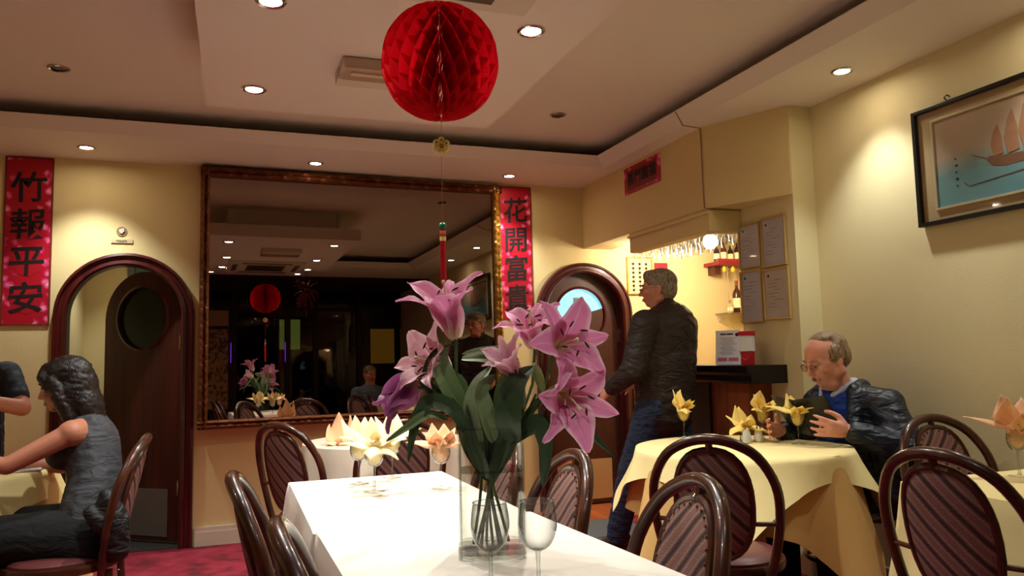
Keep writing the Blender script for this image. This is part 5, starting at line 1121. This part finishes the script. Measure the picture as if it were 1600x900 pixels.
tp = cloth_mat('grey_vest_top', (58, 58, 63), .7, .3, .15, scale=11); b = Blob()
b.cap(hp+Vector((0, 0, .03)), .137, ws, .116, flat=(.88, 1.15)); b.cap(ws, .116, ch+Vector((0, 0, -.01)), .128, flat=(.82, 1.1)); 
for e in (-1, 1): b.ell(ch+Vector((e*.06, .088, -.04)), (.064, .060, .060)); b.chain([ch+Vector((e*.075, -.06, .02)), ch+Vector((e*.078, -.02, .090)), ch+Vector((e*.072, .07, .03))], [.024, .017, .020])
b.build('vest_top', tp, pw, vox=.008, smooth=4, wrinkle=.0025, wsc=12)
b = Blob(); b.cap(hp+Vector((-.07, .0, -.03)), .125, hp+Vector((.07, .0, -.03)), .125)
for e in (-1, 1): b.chain(LW[e], [.115, .082, .06])
b.build('trousers', tr_, pw, vox=.010, smooth=3)
for e in (-1, 1): shoe(pw, (LW[e][2].x, LW[e][2].y, 0), 0, M['black'], .9)
# cardigan over the chair
cdm = cloth_mat('black_cardigan', (15, 15, 18), .6, .6)
b = Blob(); q = lambda p: Vector(p); 
b.chain([q((-.45, 3.27, .69)), q((-.42, 3.26, .60)), q((-.42, 3.27, .50))], [.035, .05, .05]); b.chain([q((-.50, 3.26, .64)), q((-.46, 3.25, .60)), q((-.40, 3.26, .56))], [.03, .04, .03])
o = b.build('black_cardigan', cdm, None, vox=.009, smooth=3, wrinkle=.005, wsc=20); tag(o, 'black jacket bundled behind the dark-haired woman on her chair', 'jacket')

# ---- partly seen person at the left edge
pl = person('left', (-1.27, 4.62), 150, 'person in a dark floral short-sleeved top at the left edge, forearm raised')
L_ = lambda p: to_local(pl, p); b = Blob(); Fh = frame3((.2, .97, -.2)); hc = L_((-1.29, 4.51, 1.365)); P = head(b, hc, Fh, .97, 0)
hp = Vector((0, 0, .60)); ch = L_((-1.27, 4.58, 1.05)); nk = L_((-1.28, 4.56, 1.20)); b.cap(hp, .13, ch, .125, flat=(.8, 1.15)); b.cap(ch, .11, nk, .055); b.cap(nk, .05, hc+Vector((0, -.01, -.04)), .048)
AL_ = {1: [L_((-1.44, 4.56, 1.15)), L_((-1.46, 4.40, .95)), L_((-1.35, 4.22, .93))], -1: [L_((-1.10, 4.56, 1.155)), L_((-1.00, 4.44, .985)), L_((-1.20, 4.30, 1.05))]}
for e in (-1, 1): a_ = AL_[e]; b.chain(a_, [.052, .041, .028]); hand(b, a_[2], a_[2]-a_[1], (0, .3, -1), .95, .4, thumb=e); b.chain([hp+Vector((e*.09, .02, 0)), hp+Vector((e*.10, .08, -.28)), hp+Vector((e*.11, .02, -.52))], [.09, .06, .04])
b.build('body', SKW, pl, vox=.0065, smooth=2); face_parts(P, Fh, .95, pl, brows=(50, 34, 26))
hair_cap('hair', P, Fh, .95, pl, dk, [(0, -.022, .050, .086, .102, .084), (0, -.06, -.01, .084, .066, .085), (-.066, -.02, -.01, .028, .055, .075), (.066, -.02, -.01, .028, .055, .075), (0, -.075, -.075, .062, .042, .05), (-.03, .055, .085, .045, .03, .03)], vox=.008, wr=.004, wsc=40)
def floral(nt, b):
    tc = nt.nodes.new('ShaderNodeTexCoord'); v = nt.nodes.new('ShaderNodeTexVoronoi'); v.inputs['Scale'].default_value = 22; r = ramp(nt, [(.0, (86, 92, 108)), (.22, (44, 50, 66)), (.4, (24, 28, 40))]); nt.links.new(tc.outputs['Object'], v.inputs['Vector']); nt.links.new(v.outputs['Distance'], r.inputs[0]); nt.links.new(r.outputs[0], b.inputs['Base Color'])
fl_ = nodes_mat('floral_top', floral, .8); b = Blob(); b.cap(hp, .14, ch, .138, flat=(.85, 1.15)); b.cap(ch, .12, nk+Vector((0, 0, -.04)), .075, flat=(.8, 1.2))
for e in (-1, 1): b.cap(nk+Vector((e*.05, 0, -.05)), .055, AL_[e][0], .066); b.cap(AL_[e][0], .066, (AL_[e][0]*.35+AL_[e][1]*.65), .058)
b.build('top', fl_, pl, vox=.009, smooth=3, wrinkle=.003)
b = Blob(); b.cap(hp+Vector((-.05, 0, -.02)), .13, hp+Vector((.05, 0, -.02)), .13)
for e in (-1, 1): b.chain([hp+Vector((e*.09, .02, 0)), hp+Vector((e*.10, .08, -.28)), hp+Vector((e*.11, .02, -.52))], [.11, .08, .06])
b.build('trousers', tr_, pl, vox=.011, smooth=3)
for e in (-1, 1): shoe(pl, (e*.11, .02, 0), 0, M['black'], .9)
SK[0] = keep
# ---- customer seen only in the mirror
pg = person('guest', (2.02, .62), 10, 'customer in a pale blue shirt seen only in the mirror, behind the camera'); b = Blob(); Fh = frame3((0, 1, -.1)); P = head(b, (0, .02, 1.16), Fh, 1, .5)
b.cap((0, 0, .55), .15, (0, 0, .88), .16, flat=(.8, 1.15)); b.cap((0, 0, .95), .07, (0, .01, 1.12), .058)
for e in (-1, 1): b.chain([(e*.19, 0, .93), (e*.25, .08, .70), (e*.12, .30, .78)], [.05, .04, .03]); hand(b, (e*.12, .30, .78), (-e*.3, 1, 0), (0, 0, -1), 1, .3, thumb=-e); b.chain([(e*.1, .02, .53), (e*.13, .42, .52), (e*.13, .40, .08)], [.08, .06, .04])
b.build('body', SK[0], pg, vox=.009, smooth=2); face_parts(P, Fh, 1, pg)
hair_cap('hair', P, Fh, 1, pg, sandy, [(0, -.022, .046, .082, .098, .080), (0, -.055, .0, .078, .062, .07)], vox=.009)
b = Blob(); b.cap((0, 0, .55), .165, (0, 0, .87), .175, flat=(.82, 1.12)); b.cap((-.13, -.01, .93), .075, (.13, -.01, .93), .075); b.cap((0, -.01, .93), .08, (0, 0, .99), .07)
for e in (-1, 1): b.chain([(e*.19, 0, .93), (e*.25, .08, .70), (e*.14, .26, .77)], [.075, .06, .045])
b.build('shirt', cloth_mat('pale_blue_shirt', (110, 124, 150), .8, .5), pg, vox=.011, smooth=4, wrinkle=.005)
b = Blob()
for e in (-1, 1): b.chain([(e*.1, .02, .53), (e*.13, .42, .52), (e*.13, .40, .08)], [.11, .085, .065])
b.build('trousers', tr_, pg, vox=.012, smooth=3)
for e in (-1, 1): shoe(pg, (e*.13, .40, 0), 0, M['black'])
chair_at(2.0, .34, 8, 'chair of the customer in a pale blue shirt, seen only in the mirror')
